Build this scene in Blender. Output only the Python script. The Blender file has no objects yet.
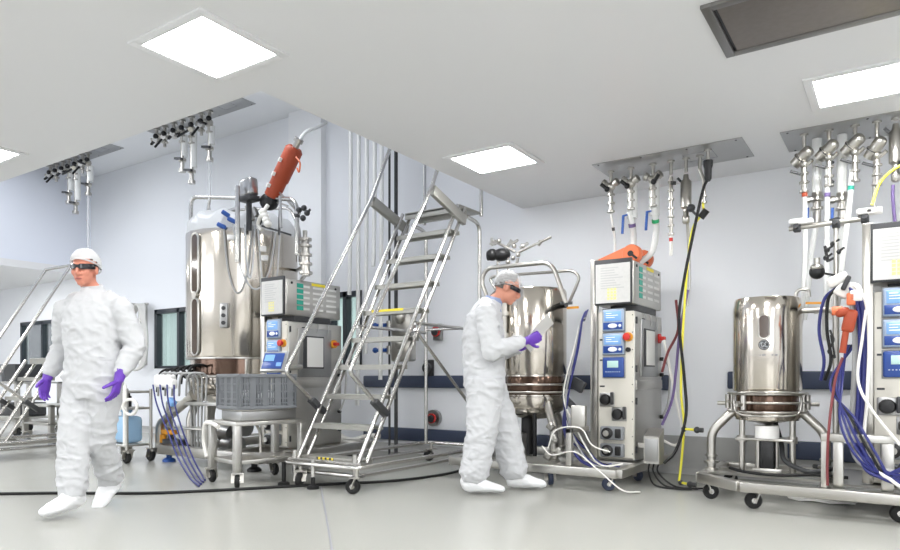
import bpy, bmesh, math, random
from mathutils import Vector, Matrix, noise
random.seed(7)
S = bpy.context.scene
COL = S.collection
V = Vector
R = math.radians
# ------------------------------------------------------------------ camera, world, light, exposure
YAW = math.atan(450/674)
cam_d = bpy.data.cameras.new('camera')
cam = bpy.data.objects.new('camera', cam_d)
COL.objects.link(cam)
cam.location = (0, 0, .92)
cam.rotation_euler = (R(90), 0, YAW)
cam_d.sensor_width = 36
cam_d.lens = 674/900*36
cam_d.shift_y = 103/900
cam_d.clip_start = .05
S.camera = cam
W = bpy.data.worlds.new('world')
S.world = W
W.use_nodes = True
W.node_tree.nodes['Background'].inputs[0].default_value = (.86, .92, 1, 1)
W.node_tree.nodes['Background'].inputs[1].default_value = .3
vs = S.view_settings
vs.view_transform = 'Standard'
vs.look = 'None'
vs.gamma = 1
vs.use_curve_mapping = False
vs.exposure = .28
YFRONT = -2.5; FILL_POWER = 62
PANEL_POWER = 30.0      # emission of the ceiling panels
def area(name, loc, sx, sy, power, color=(1, 1, 1), rot=(0, 0, 0)):
    l = bpy.data.lights.new(name, 'AREA')
    l.shape = 'RECTANGLE'; l.size = sx; l.size_y = sy; l.energy = power; l.color = color
    o = bpy.data.objects.new(name, l); COL.objects.link(o)
    o.location = loc; o.rotation_euler = rot
    return o
# ceiling panels of the same room that lie outside the frame
for (x, y) in ((-3.3, -.3), (-.4, -.3), (-6.4, -.3), (2.4, 2.4), (-.4, 2.4), (2.4, 5.0), (2.4, -.3), (-9.6, 2.4), (-9.6, -.3), (-13.6, 5.0), (-13.6, 2.4)):
    area('ceiling_panel_light', (x, y, 2.78), .55, .55, 50)
for (x, y, e) in ((-10.8, 4.5, 34), (-8.2, 4.2, 26), (-5.6, 4.2, 33)):
    area('bay_panel_light', (x, y, 4.55), 1.2, .6, e, (.93, .96, 1))
for x in (-13, -9.2, 2.0):     # added fill lights at the windowless front wall, brightening back wall and equipment
    area('window_daylight', (x, YFRONT+.05, 1.6), 3.2, 1.8, FILL_POWER, (.97, .985, 1), (R(90), 0, R(180)))
area('corridor_light', (-10, 7.9, 2.6), 14, .5, 150, (.9, 1, .97))

# ------------------------------------------------------------------ helpers
CA, SA = math.cos(YAW), math.sin(YAW)
def P(px, py, **k):
    """room point seen at a pixel of the 900x550 frame, on the plane X=, Y=, Z= or at depth z="""
    a = (px-450)/674; d = V((-SA+CA*a, CA+SA*a, (378-py)/674)); o = V((0, 0, .92))
    if 'z' in k: t = k['z']
    elif 'Y' in k: t = k['Y']/d.y
    elif 'X' in k: t = k['X']/d.x
    else: t = (k['Z']-.92)/d.z
    return o+d*t
def lin(h):
    h = h.lstrip('#'); c = [int(h[i:i+2], 16)/255 for i in (0, 2, 4)]
    return tuple(x/12.92 if x <= .04045 else ((x+.055)/1.055)**2.4 for x in c)+(1,)
MATS = {}
def mat(name, color, rough=.5, metal=0, bump=0, bscale=30, stretch=(1, 1, 1), var=0, emit=0, trans=0, alpha=1, spec=.5, coat=0, sheen=0, ior=1.45):
    m = bpy.data.materials.new(name); m.use_nodes = True
    nt = m.node_tree; b = nt.nodes['Principled BSDF']
    c = lin(color) if isinstance(color, str) else color
    b.inputs['Base Color'].default_value = c
    b.inputs['Roughness'].default_value = rough
    b.inputs['Metallic'].default_value = metal
    b.inputs['Specular IOR Level'].default_value = spec
    b.inputs['Coat Weight'].default_value = coat
    b.inputs['IOR'].default_value = ior
    if emit:
        b.inputs['Emission Color'].default_value = c
        b.inputs['Emission Strength'].default_value = emit
    b.inputs['Transmission Weight'].default_value = trans
    b.inputs['Alpha'].default_value = alpha
    if bump or var:
        tc = nt.nodes.new('ShaderNodeTexCoord'); mp = nt.nodes.new('ShaderNodeMapping')
        mp.inputs['Scale'].default_value = stretch
        nz = nt.nodes.new('ShaderNodeTexNoise'); nz.inputs['Scale'].default_value = bscale; nz.inputs['Detail'].default_value = 4
        nt.links.new(tc.outputs['Object'], mp.inputs[0]); nt.links.new(mp.outputs[0], nz.inputs['Vector'])
        if bump:
            bp = nt.nodes.new('ShaderNodeBump'); bp.inputs['Strength'].default_value = bump; bp.inputs['Distance'].default_value = .02
            nt.links.new(nz.outputs['Fac'], bp.inputs['Height']); nt.links.new(bp.outputs[0], b.inputs['Normal'])
        if var:
            rp = nt.nodes.new('ShaderNodeMapRange')
            rp.inputs[1].default_value = .3; rp.inputs[2].default_value = .7
            rp.inputs[3].default_value = 1-var; rp.inputs[4].default_value = 1+var*.4
            mx = nt.nodes.new('ShaderNodeVectorMath'); mx.operation = 'SCALE'
            mx.inputs[0].default_value = c[:3]
            nt.links.new(nz.outputs['Fac'], rp.inputs[0]); nt.links.new(rp.outputs[0], mx.inputs['Scale'])
            nt.links.new(mx.outputs[0], b.inputs['Base Color'])
    MATS[name] = m
    return m
mat('steel', '#c9c6c1', .24, 1, .03, 60, (1, 1, .04))
mat('tank_steel', '#cbc4ba', .15, 1, .01, 26, (1, 1, .02))
mat('tank_dark', '#8d8178', .18, 1)
mat('tube_steel', '#b9b6b0', .28, 1)
mat('rail_steel', '#c6c4c0', .27, 1)
mat('cabinet_steel', '#c2c0bb', .36, 1, .02, 40, (1, 1, .05))
mat('tread_steel', '#a3a29c', .5, .7, .1, 220)
mat('panel_steel', '#a9a9a8', .33, 1, .02, 30)
mat('vent_steel', '#877f79', .34, 1, .02, 30, var=.06)
mat('vent_frame', '#8c8a88', .4, 1)
mat('wall', '#eaecf0', .55, 0, .01, 8)
mat('wall_white', '#f1f2f4', .5)
mat('ceiling', '#e2e2e3', .38, 0, .006, 3)
mat('fascia', '#e2e6f0', .6)
mat('navy', '#3a4358', .45)
mat('cove', '#a5a5a3', .5, var=.06, bscale=5)
mat('white_paint', '#ecebe6', .35)
mat('panel_white', '#d9d5ca', .35)
mat('white_plastic', '#f2f1ee', .35)
mat('black_plastic', '#1c1c1d', .4)
mat('black_rubber', '#171717', .6)
mat('dark_grey', '#3a3b3d', .45)
mat('grey_plastic', '#8d9093', .5)
mat('crate_grey', '#74777b', .5)
mat('bezel_blue', '#9fb0c8', .35)
mat('screen_blue', '#86b4ea', .2)
mat('screen_deep', '#324f96', .25)
mat('screen_lcd', '#bfe0d8', .2)
mat('button', '#f1f5fa', .3)
mat('orange', '#a8472a', .5)
mat('orange_soft', '#e0764c', .42)
mat('red', '#c8312c', .4)
mat('yellow', '#f0dc3c', .45)
mat('amber', '#e8a030', .4)
mat('cable_yellow', '#f3ea4e', .4)
mat('cable_blue', '#2e3272', .4)
mat('cable_purple', '#6d5c8c', .4)
mat('cable_red', '#7a3a3c', .4)
mat('cable_grey', '#a7a7a6', .45)
mat('cable_white', '#eceae4', .4)
mat('hose', '#f1f2f0', .35, alpha=.85)
mat('hose_clear', '#e8ecef', .25, alpha=.38)
mat('film', '#f1f3f4', .3, alpha=.62, bump=.6, bscale=9)
mat('teal', '#2f9e8a', .4)
mat('green', '#2fa86c', .4)
mat('blue', '#2c56a0', .4)
mat('jug_blue', '#9fc4e4', .25, alpha=.9)
mat('paper', '#e2e1dd', .6)
mat('paper_grey', '#cfcecb', .5, var=.05, bscale=40)
mat('ink', '#8e8f94', .6)
mat('window_frame', '#2a3038', .4)
mat('glass', '#dfeae8', .02, trans=1, ior=1.15, alpha=.35)
mat('amber_dark', '#5e4a3e', .14, .65)
mat('note', '#e3dd92', .5)
mat('sight', '#4b3d33', .08, coat=.8)
mat('corridor', '#cbd6d6', .6)
def cloth_mat():
    m = mat('coverall', '#c6c7c9', .8); nt = m.node_tree; b = nt.nodes['Principled BSDF']
    tc = nt.nodes.new('ShaderNodeTexCoord'); mp = nt.nodes.new('ShaderNodeMapping'); mp.inputs['Scale'].default_value = (1, 1, 1.7); mp.inputs['Rotation'].default_value = (.3, .5, 0)
    n1 = nt.nodes.new('ShaderNodeTexNoise'); n1.inputs['Scale'].default_value = 6.5; n1.inputs['Detail'].default_value = 3; n1.inputs['Distortion'].default_value = 1.2
    try: n1.noise_type = 'RIDGED_MULTIFRACTAL'
    except Exception: pass
    bp = nt.nodes.new('ShaderNodeBump'); bp.inputs['Strength'].default_value = .55; bp.inputs['Distance'].default_value = .02
    nt.links.new(tc.outputs['Object'], mp.inputs[0]); nt.links.new(mp.outputs[0], n1.inputs['Vector']); nt.links.new(n1.outputs['Fac'], bp.inputs['Height']); nt.links.new(bp.outputs[0], b.inputs['Normal'])
cloth_mat()
mat('shoe_white', '#e6e7e8', .6, bump=.15, bscale=30)
mat('skin', '#c98b74', .5)
mat('skin_red', '#d08a74', .5)
mat('cap', '#f4f5f6', .5, alpha=.2)
mat('hair', '#5d5752', .6, bump=.8, bscale=60)
mat('cap_dense', '#f4f5f6', .5, alpha=.5)
mat('glove', '#6a3fb0', .38)
mat('lens', '#17151a', .1, coat=.6)
mat('collar', '#8f9bbb', .7)
mat('lips', '#a8625a', .5)
mat('eye', '#f0ece6', .2)
mat('light', '#ffffff', .5, emit=PANEL_POWER)
mat('trim_grey', '#b9b9b8', .4)

class G:
    """collects shapes, in room coordinates (or in the frame M), for ONE mesh object"""
    def __init__(s, M=None): s.bm = bmesh.new(); s.M = M
    def box(s, c, size, rot=None, bev=0):
        m = Matrix.Translation(c) @ (rot.to_4x4() if rot else Matrix()) @ Matrix.Diagonal((*size, 1))
        r = bmesh.ops.create_cube(s.bm, size=1, matrix=m)
        if bev:
            es = list({e for v in r['verts'] for e in v.link_edges})
            bmesh.ops.bevel(s.bm, geom=es, offset=bev, segments=2, affect='EDGES', profile=.5)
        return s
    def bx(s, x0, x1, y0, y1, z0, z1, bev=0):
        return s.box(((x0+x1)/2, (y0+y1)/2, (z0+z1)/2), (abs(x1-x0), abs(y1-y0), abs(z1-z0)), None, bev)
    def bar(s, a, b, w, h, up=(0, 0, 1), bev=0):
        a = V(a); b = V(b); d = (b-a); L = d.length; d.normalize()
        u = V(up); x = d.cross(u)
        if x.length < 1e-4: x = d.cross(V((1, 0, 0)))
        x.normalize(); u = x.cross(d)
        rot = Matrix((d, x, u)).transposed()
        return s.box((a+b)/2, (L, w, h), rot, bev)
    def cyl(s, a, b, r, r2=None, n=14):
        a = V(a); b = V(b); d = b-a
        q = V((0, 0, 1)).rotation_difference(d).to_matrix().to_4x4()
        bmesh.ops.create_cone(s.bm, cap_ends=True, segments=n, radius1=r, radius2=r if r2 is None else r2, depth=d.length, matrix=Matrix.Translation((a+b)/2) @ q)
        return s
    def ball(s, c, r, sc=(1, 1, 1), rot=None, n=14):
        m = Matrix.Translation(c) @ (rot.to_4x4() if rot else Matrix()) @ Matrix.Diagonal((*sc, 1))
        bmesh.ops.create_uvsphere(s.bm, u_segments=n, v_segments=max(6, n*2//3), radius=r, matrix=m)
        return s
    def rings(s, rings, cap=True, closed=False):
        vs = [[s.bm.verts.new(p) for p in rg] for rg in rings]
        n = len(vs[0])
        seq = list(zip(vs, vs[1:])) + ([(vs[-1], vs[0])] if closed else [])
        for a, b in seq:
            for i in range(n):
                s.bm.faces.new((a[i], a[(i+1) % n], b[(i+1) % n], b[i]))
        if cap and not closed:
            s.bm.faces.new(vs[0][::-1]); s.bm.faces.new(vs[-1])
        return s
    def tube(s, pts, r, n=8, fil=0, smooth=0, closed=False):
        pts = [V(p) for p in pts]
        if fil: pts = fillet(pts, fil, closed)
        if smooth: pts = spline(pts, smooth, closed)
        rings = []; N = len(pts)
        up = None
        for i, p in enumerate(pts):
            if closed: t = pts[(i+1) % N]-pts[i-1]
            else: t = pts[min(i+1, N-1)]-pts[max(i-1, 0)]
            if t.length < 1e-9: t = V((0, 0, 1))
            t.normalize()
            if up is None:
                up = t.orthogonal().normalized()
            else:
                up = up-t*up.dot(t)
                up = up.normalized() if up.length > 1e-6 else t.orthogonal().normalized()
            w = t.cross(up)
            rr = r[i] if isinstance(r, (list, tuple)) else r
            rings.append([p+(up*math.cos(2*math.pi*k/n)+w*math.sin(2*math.pi*k/n))*rr for k in range(n)])
        return s.rings(rings, True, closed)
    def lathe(s, prof, c=(0, 0, 0), n=32, axis=None, cap=True):
        q = V((0, 0, 1)).rotation_difference(V(axis)).to_matrix() if axis is not None else Matrix.Identity(3)
        rings = [[V(c)+q @ V((max(r, 1e-4)*math.cos(2*math.pi*k/n), max(r, 1e-4)*math.sin(2*math.pi*k/n), z)) for k in range(n)] for r, z in prof]
        return s.rings(rings, cap)
    def prism(s, poly, z0, z1):
        s.rings([[V((x, y, z0)) for x, y in poly], [V((x, y, z1)) for x, y in poly]])
        return s
    def quad(s, *p):
        s.bm.faces.new([s.bm.verts.new(V(q)) for q in p]); return s
def fillet(pts, r, closed=False):
    out = []; N = len(pts)
    for i, p in enumerate(pts):
        if not closed and i in (0, N-1): out.append(p); continue
        a = pts[i-1]-p; b = pts[(i+1) % N]-p
        la, lb = a.length, b.length
        if la < 1e-6 or lb < 1e-6: out.append(p); continue
        a.normalize(); b.normalize(); rr = min(r, la*.49, lb*.49)
        p0 = p+a*rr; p1 = p+b*rr
        for k in range(6):
            t = k/5
            out.append(p0*(1-t)**2+p*2*t*(1-t)+p1*t*t)
    return out
def spline(pts, m, closed=False):
    out = []; N = len(pts)
    rng = range(N) if closed else range(N-1)
    for i in rng:
        p1, p2 = pts[i], pts[(i+1) % N]
        p0 = pts[i-1] if (i > 0 or closed) else p1*2-p2
        p3 = pts[(i+2) % N] if (i+2 < N or closed) else p2*2-p1
        for k in range(m):
            t = k/m
            out.append(.5*((2*p1)+(p2-p0)*t+(2*p0-5*p1+4*p2-p3)*t*t+(3*p1-p0-3*p2+p3)*t**3))
    if not closed: out.append(pts[-1])
    return out
def wm(o):
    m = Matrix()
    while o:
        m = Matrix.LocRotScale(o.location, o.rotation_euler, o.scale) @ m; o = o.parent
    return m
def obj(name, g, m, parent=None, smooth=True, origin=None, angle=47):
    """link the collected shapes as ONE mesh object; with a parent it becomes a part"""
    me = bpy.data.meshes.new(name)
    bm = g.bm
    if g.M is not None: bm.transform(g.M)
    if parent is not None: bm.transform(wm(parent).inverted())
    bmesh.ops.recalc_face_normals(bm, faces=bm.faces)
    o = bpy.data.objects.new(name, me)
    if parent is None:
        if origin is None:
            xs = [v.co for v in bm.verts]
            origin = V((sum(c.x for c in xs)/len(xs), sum(c.y for c in xs)/len(xs), min(c.z for c in xs)))
        bm.transform(Matrix.Translation(-V(origin))); o.location = origin
    else: o.parent = parent
    bm.to_mesh(me); bm.free()
    ms = m if isinstance(m, (list, tuple)) else [m]
    for q in ms: me.materials.append(MATS[q])
    if smooth:
        me.polygons.foreach_set('use_smooth', [True]*len(me.polygons))
        me.set_sharp_from_angle(angle=R(angle))
    COL.objects.link(o)
    return o
def tag(o, label, cat, group=None):
    o['label'] = label; o['category'] = cat
    if group: o['group'] = group
    return o
def thing(name, label, cat, loc, rotz=0, group=None):
    o = bpy.data.objects.new(name, None); COL.objects.link(o)
    o.empty_display_size = .1
    o.location = loc; o.rotation_euler = (0, 0, rotz)
    return tag(o, label, cat, group)
def struct(name, g, m, parent=None, smooth=False):
    o = obj(name, g, m, parent, smooth=smooth)
    if parent is None: o['kind'] = 'structure'
    return o

# ------------------------------------------------------------------ the setting
YW = 6.7; ZL = 2.81; ZH = 4.63; XB0, XB1, YB = -12.5, -3.5, 3.0
XL, XR, YF = -16.5, 4.5, -2.5
def floor_mat():
    m = mat('floor', '#cdccc6', .16, spec=.45)
    nt = m.node_tree; b = nt.nodes['Principled BSDF']
    tc = nt.nodes.new('ShaderNodeTexCoord')
    n1 = nt.nodes.new('ShaderNodeTexNoise'); n1.inputs['Scale'].default_value = 160; n1.inputs['Detail'].default_value = 2
    n2 = nt.nodes.new('ShaderNodeTexNoise'); n2.inputs['Scale'].default_value = 1.3; n2.inputs['Detail'].default_value = 3
    mx = nt.nodes.new('ShaderNodeMix'); mx.data_type = 'RGBA'
    mx.inputs['A'].default_value = lin('#9e9e98'); mx.inputs['B'].default_value = lin('#b2b2ac')
    nt.links.new(tc.outputs['Object'], n1.inputs['Vector']); nt.links.new(tc.outputs['Object'], n2.inputs['Vector'])
    nt.links.new(n1.outputs['Fac'], mx.inputs['Factor']); nt.links.new(mx.outputs['Result'], b.inputs['Base Color'])
    rg = nt.nodes.new('ShaderNodeMapRange'); rg.inputs[3].default_value = .2; rg.inputs[4].default_value = .26
    nt.links.new(n2.outputs['Fac'], rg.inputs[0]); nt.links.new(rg.outputs[0], b.inputs['Roughness'])
floor_mat()
struct('floor', G().bx(XL, XR, YF, 9.2, -.1, 0), 'floor')
g = G()
g.bx(XL, XR, YF, YB, ZL, ZL+.12); g.bx(XB1, XR, YB, YW, ZL, ZL+.12); g.bx(XL, XB0, YB, YW, ZL, ZL+.12)
struct('ceiling', g, 'ceiling')
struct('ceiling_bay', G().bx(XB0, XB1, YB, YW, ZH, ZH+.1), 'wall')
g = G(); g.bx(XB0-.05, XB0, YB, YW, ZL+.12, ZH); g.bx(XB1, XB1+.05, YB, YW, ZL+.12, ZH); g.bx(XB0, XB1, YB-.05, YB, ZL+.12, ZH)
struct('trim_bay', g, 'fascia')
# back wall with three window openings
OPEN = [(-15.2, -13.4), (-10.46, -8.9), (-6.45, -5.86)]; WZ0, WZ1 = 1.08, 2.07
g = G(); x = XL
for a, b in OPEN:
    g.bx(x, a, YW, YW+.15, 0, ZH); g.bx(a, b, YW, YW+.15, 0, WZ0); g.bx(a, b, YW, YW+.15, WZ1, ZH); x = b
g.bx(x, XR, YW, YW+.15, 0, ZH)
struct('wall_back', g, 'wall')
struct('wall_left', G().bx(XL-.1, XL, YF, YW, 0, ZL+.12), 'wall')
struct('wall_right', G().bx(XR, XR+.1, YF, YW, 0, ZL+.12), 'wall')
struct('wall_front', G().bx(XL, XR, YF-.1, YF, 0, ZL+.12), 'wall')
struct('wall_corridor', G().bx(XL, -3, 9.1, 9.2, 0, 2.8).bx(XL, -3, YW+.15, 9.2, 2.8, 2.9), 'corridor')
for i, (a, b) in enumerate(OPEN):
    t = .07; g = G(); yy = YW-.015
    g.bx(a, a+t, yy, YW+.1, WZ0, WZ1); g.bx(b-t, b, yy, YW+.1, WZ0, WZ1)
    g.bx(a, b, yy, YW+.1, WZ1-t, WZ1); g.bx(a, b, yy, YW+.1, WZ0, WZ0+t*.6)
    mx_ = a+(b-a)*(.42 if i == 1 else .5)
    g.bx(mx_-.03, mx_+.03, yy, YW+.1, WZ0, WZ1)
    w = struct('window_%d' % (i+1), g, 'window_frame')
    obj('pane', G().bx(a+t, b-t, YW+.03, YW+.04, WZ0+.04, WZ1-t), 'glass', w, smooth=False)
struct('column', G().bx(-7.13, -6.5, YW-.1, YW, .1, ZH), 'wall_white')
# bumper rails and cove
def rail(name, x0, x1, z0, z1):
    g = G(); g.box(((x0+x1)/2, YW-.025, (z0+z1)/2), (x1-x0, .05, z1-z0), None, .015)
    struct(name, g, 'navy', smooth=True)
XG0 = P(668, 378, Y=YW-.05).x; XG1 = P(727, 378, Y=YW-.05).x
rail('trim_1', -5.8, XG0, .8, .95)
rail('trim_2', XG1, XR, .82, .98)
rail('trim_3', -5.8, P(560, 378, Y=YW).x, .14, .3)
rail('trim_4', P(788, 378, Y=YW).x, XR, .2, .36)
g = G()
prof = [(YW, .1), (YW-.012, .1), (YW-.02, .05), (YW-.06, .012), (YW-.1, .0)]
for (y0, z0), (y1, z1) in zip(prof[1:], prof[2:]):
    g.quad((XL, y0, z0), (XR, y0, z0), (XR, y1, z1), (XL, y1, z1))
g.bx(XL, XR, YW-.012, YW, 0, .1)
struct('baseboard_back', g, 'cove')
struct('baseboard_right', G().bx(P(560, 378, Y=YW).x, XR, YW-.018, YW, .1, .36), 'cove')
# floor joint
def strip(name, pts, w, z, m):
    g = G()
    for a, b in zip(pts, pts[1:]):
        a = V((*a, z)); b = V((*b, z)); d = (b-a).normalized(); n = V((-d.y, d.x, 0))*w/2
        g.quad(a-n, b-n, b+n, a+n)
    return struct(name, g, m)
j0 = P(321, 487, Z=0); j1 = P(332, 550, Z=0); jd = (j1-j0)
strip('trim_5', [tuple((j0-jd*.02)[:2]), tuple((j1+jd*1.2)[:2])], .012, .0015, 'ink')

# ------------------------------------------------------------------ ceiling lights
def ceiling_light(x0, x1, y0, y1, label):
    t = thing('ceiling_light', label, 'ceiling light', ((x0+x1)/2, (y0+y1)/2, ZL-.012), 0, 'square recessed ceiling lights')
    g = G(); m = .055; z0, z1 = ZL-.012, ZL+.004
    g.bx(x0-m, x0, y0-m, y1+m, z0, z1, .003); g.bx(x1, x1+m, y0-m, y1+m, z0, z1, .003)
    g.bx(x0, x1, y0-m, y0, z0, z1, .003); g.bx(x0, x1, y1, y1+m, z0, z1, .003)
    obj('frame', g, 'ceiling', t)
    obj('diffuser', G().bx(x0, x1, y0, y1, ZL-.006, ZL-.001), 'light', t, smooth=False)
ceiling_light(-3.56, -3.02, 2.2, 2.7, 'large square ceiling light overhead, in front of the high bay')
ceiling_light(-3.2, -2.64, 4.81, 5.31, 'square ceiling light above the man reading a paper')
ceiling_light(-.46, .09, 4.84, 5.33, 'square ceiling light between the steel vent and the valve-hung service plate')
ceiling_light(-6.7, -6.16, 2.2, 2.7, 'ceiling light cut off by the picture edge, before the far service plate')
t = thing('ceiling_vent', 'brown steel return air vent set in the white ceiling', 'vent', (-.1, 3.87, ZL-.02))
x0, x1, y0, y1 = -.845, .62, 3.55, 4.18
g = G(); m = .05
for q in ((x0, x0+m, y0, y1), (x1-m, x1, y0, y1), (x0+m, x1-m, y0, y0+m), (x0+m, x1-m, y1-m, y1)): g.bx(*q, ZL-.02, ZL+.01, .003)
obj('frame', g, 'vent_frame', t)
obj('panel', G().bx(x0+m+.02, x1-m-.012, y0+m+.006, y1-m-.006, ZL-.014, ZL+.0), 'vent_steel', t)
obj('gap', G().bx(x0+m, x1-m, y0+m, y1-m, ZL-.004, ZL+.003), 'black_plastic', t, smooth=False)
# ------------------------------------------------------------------ shared small parts
def caster(parent, x, y, ztop, r=.05, ang=0, wheel='black_rubber', name='caster', m='tube_steel'):
    d = V((math.cos(ang), math.sin(ang), 0)); n = V((-d.y, d.x, 0))
    c = V((x, y, r))
    g = G()
    for s in (-1, 1):
        g.bar(c+n*s*r*.55+V((0, 0, -r*.25)), c+n*s*r*.55+d*r*.5+V((0, 0, r*1.15)), r*.14, r*.75, n)
    g.box(c+d*r*.5+V((0, 0, r*1.2)), (r*1.5, r*1.5, r*.2), Matrix.Rotation(ang, 3, 'Z'))
    g.cyl(c+d*r*.5+V((0, 0, r*1.2)), (c.x+d.x*r*.5, c.y+d.y*r*.5, ztop), r*.3)
    f = obj(name, g, m, parent)
    w = G(); w.lathe([(r*.3, -r*.36), (r*.86, -r*.36), (r, -r*.2), (r, r*.2), (r*.86, r*.36), (r*.3, r*.36)], c, 22, n)
    wo = obj('wheel', w, wheel, f)
    h = G().cyl(c-n*r*.42, c+n*r*.42, r*.34)
    obj('hub', h, 'rail_steel', f)
    return f
def rect_loop(a, b, r, m=.03):
    pass
def text_bar(g, x0, x1, y, z, h, n):
    """short ruled lines of a printed sheet, standing just off the sheet's face"""
    for i in range(n):
        zz = z-i*h; w = (x1-x0)*(.55+.45*random.random())
        g.bx(x0, x0+w, y-.0016, y-.0008, zz, zz+h*.35)

# ------------------------------------------------------------------ control cabinets
def tower(x0, y0, label, zb=.205, seam=True, estop='yellow', side_sw='red'):
    w, d = .35, .8
    x1, y1 = x0+w, y0+d
    t = thing('control_cabinet', label, 'control cabinet', (x0+w/2, y0+d/2, zb), 0, 'bioreactor control cabinets')
    g = G(); g.bx(x0, x1, y0+.02, y1, zb, 1.5, .008)
    b = obj('body', g, 'cabinet_steel', t)
    # side seams and hinges
    g = G(); g.bx(x1-.002, x1+.012, y0+.03, y1-.02, .82, .9, .003)
    obj('seam_strip', g, 'tube_steel', t)
    for z in (.3, .72, 1.0, 1.42):
        g = G(); g.cyl((x1+.008, y0+.035, z-.03), (x1+.008, y0+.035, z+.03), .009); obj('hinge', g, 'dark_grey', t)
    # front panel
    g = G(); g.bx(x0+.025, x1-.006, y0, y0+.022, zb+.02, 1.5, .004)
    fp = obj('front_panel', g, 'panel_white', t)
    g = G()
    for i in range(9): g.cyl((x1-.016, y0-.002, zb+.06+i*.15), (x1-.016, y0+.004, zb+.06+i*.15), .005, n=8)
    for z in (1.25, 1.07, .84): g.bx(x0+.04, x0+.085, y0-.002, y0+.004, z, z+.014)
    obj('fixings', g, 'dark_grey', fp)
    # left steel post
    g = G(); g.bx(x0-.045, x0+.02, y0-.012, y0+.03, zb, 1.97, .004)
    obj('post', g, 'tube_steel', t)
    # displays
    for i, (za, zt) in enumerate(((1.33, 1.52), (1.125, 1.31), (.925, 1.10))):
        xa, xb = x0+.075, x0+.265
        g = G(); g.bx(xa, xb, y0-.035, y0+.004, za, zt, .012)
        dm = 'bezel_blue' if i < 2 else 'screen_deep'
        g2 = G(); g2.bx(xa-.008, xb+.008, y0-.012, y0+.004, za-.008, zt+.008, .004)
        dd = obj('display', g2, 'grey_plastic', t)
        obj('bezel', g, dm, dd)
        if i < 2:
            g = G(); g.bx(xa+.02, xb-.02, y0-.039, y0-.03, za+.085, zt-.02, .003); obj('screen', g, 'screen_blue', dd)
            g = G(); g.bx(xa+.008, xb-.008, y0-.038, y0-.03, za+.012, za+.075, .004); obj('keypad', g, 'screen_deep', dd)
            g = G(); g.ball(((xa+xb)/2, y0-.04, za+.044), .034, (1.25, .16, .6)); g.ball((xb-.03, y0-.038, za+.044), .013, (1, .3, 1)); obj('button', g, 'button', dd)
            g = G()
            for j in range(3): g.bx(xa+.035, xa+.035+.05+.03*((j*2+i) % 3), y0-.0405, y0-.0385, zt-.04-j*.018, zt-.034-j*.018)
            obj('readout', g, 'button', dd, smooth=False)
        else:
            g = G(); g.bx(xa+.045, xb-.045, y0-.039, y0-.03, za+.085, zt-.03, .003); obj('screen', g, 'screen_lcd', dd)
            g = G()
            for j in range(7): g.bx(xa+.03+j*.02, xa+.041+j*.02, y0-.039, y0-.034, za+.045, za+.053)
            obj('button', g, 'bezel_blue', dd, smooth=False)
    # emergency stop and key switch
    g = G(); g.cyl((x1-.05, y0+.002, 1.275), (x1-.05, y0-.02, 1.275), .04, n=20)
    e = obj('emergency_stop', g, 'amber', t)
    g = G(); g.lathe([(.016, 0), (.016, .02), (.032, .026), (.032, .045), (.02, .05)], (x1-.05, y0-.018, 1.275), 18, (0, -1, 0)); obj('push_button', g, 'red', e)
    g = G(); g.cyl((x1-.05, y0, 1.165), (x1-.05, y0-.025, 1.165), .02, n=16); obj('key_switch', g, 'black_plastic', t)
    # two oval pump covers with back plates
    for xa, z in ((x0+.1, .73), (x0+.21, .605)):
        g = G(); g.bx(xa-.06, xa+.075, y0-.01, y0+.003, z-.06, z+.06, .006); pl = obj('pump_plate', g, 'panel_steel', t)
        g = G(); g.box((xa+.062, y0-.03, z+.012), (.022, .05, .11), None, .008); obj('pump_lever', g, 'dark_grey', pl)
        g = G(); g.lathe([(.03, 0), (.046, .012), (.05, .03), (.04, .045), (.01, .05)], (xa, y0-.008, z), 20, (0, -1, 0))
        g.bx(xa-.05, xa+.05, y0-.045, y0-.008, z-.03, z+.03, .015); obj('pump_cover', g, 'black_plastic', pl)
    for z in (.44, .29):
        xa = x0+.16
        g = G(); g.bx(xa-.1, xa+.11, y0-.055, y0+.003, z-.058, z+.058, .012); pm = obj('peristaltic_pump', g, 'grey_plastic', t)
        g = G(); g.lathe([(.05, 0), (.05, .02), (.03, .026), (.022, .04), (.006, .042)], (xa-.03, y0-.053, z), 20, (0, -1, 0)); g.bx(xa+.04, xa+.09, y0-.075, y0-.05, z-.04, z+.04, .008)
        obj('rotor', g, 'black_plastic', pm)
        g = G(); g.cyl((xa-.03, y0-.09, z), (xa-.03, y0-.1, z), .026); obj('rotor_cap', g, 'tube_steel', pm)
    # top box, tipped a little, with a sheet holder and vented side
    zt = 1.955; bz = 1.56
    g = G(); g.bx(x0+.1, x1, y0+.1, y1-.18, 1.5, bz, .004); obj('neck', g, 'dark_grey', t)
    g = G(); g.bx(x0+.0, x1-.0, y0-.02, y1-.02, bz, zt-.02, .01)
    cb = obj('connection_box', g, 'cabinet_steel', t)
    g = G()
    for i in range(5):
        z = bz+.07+i*.058
        for k in range(3): g.bx(x1-.001, x1+.003, y0+.16+k*.2, y0+.31+k*.2, z, z+.022)
    obj('label_strip', g, 'paper', cb, smooth=False)
    g = G()
    for i in range(5): g.bx(x1-.001, x1+.0035, y0+.13, y0+.22, bz+.063+i*.058, bz+.107+i*.058)
    obj('teal_label', g, 'teal', cb, smooth=False)['label'] = 'teal label stack'
    g = G(); g.bx(x1-.001, x1+.003, y0+.34, y0+.54, zt-.062, zt-.034); obj('warning_label', g, 'yellow', cb, smooth=False)['label'] = 'yellow warning label'
    for yy in (y0+.06, y1-.1):
        g = G(); g.cyl((x1-.002, yy, zt-.06), (x1+.006, yy, zt-.06), .013); obj('lock', g, 'black_plastic', cb)
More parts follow.
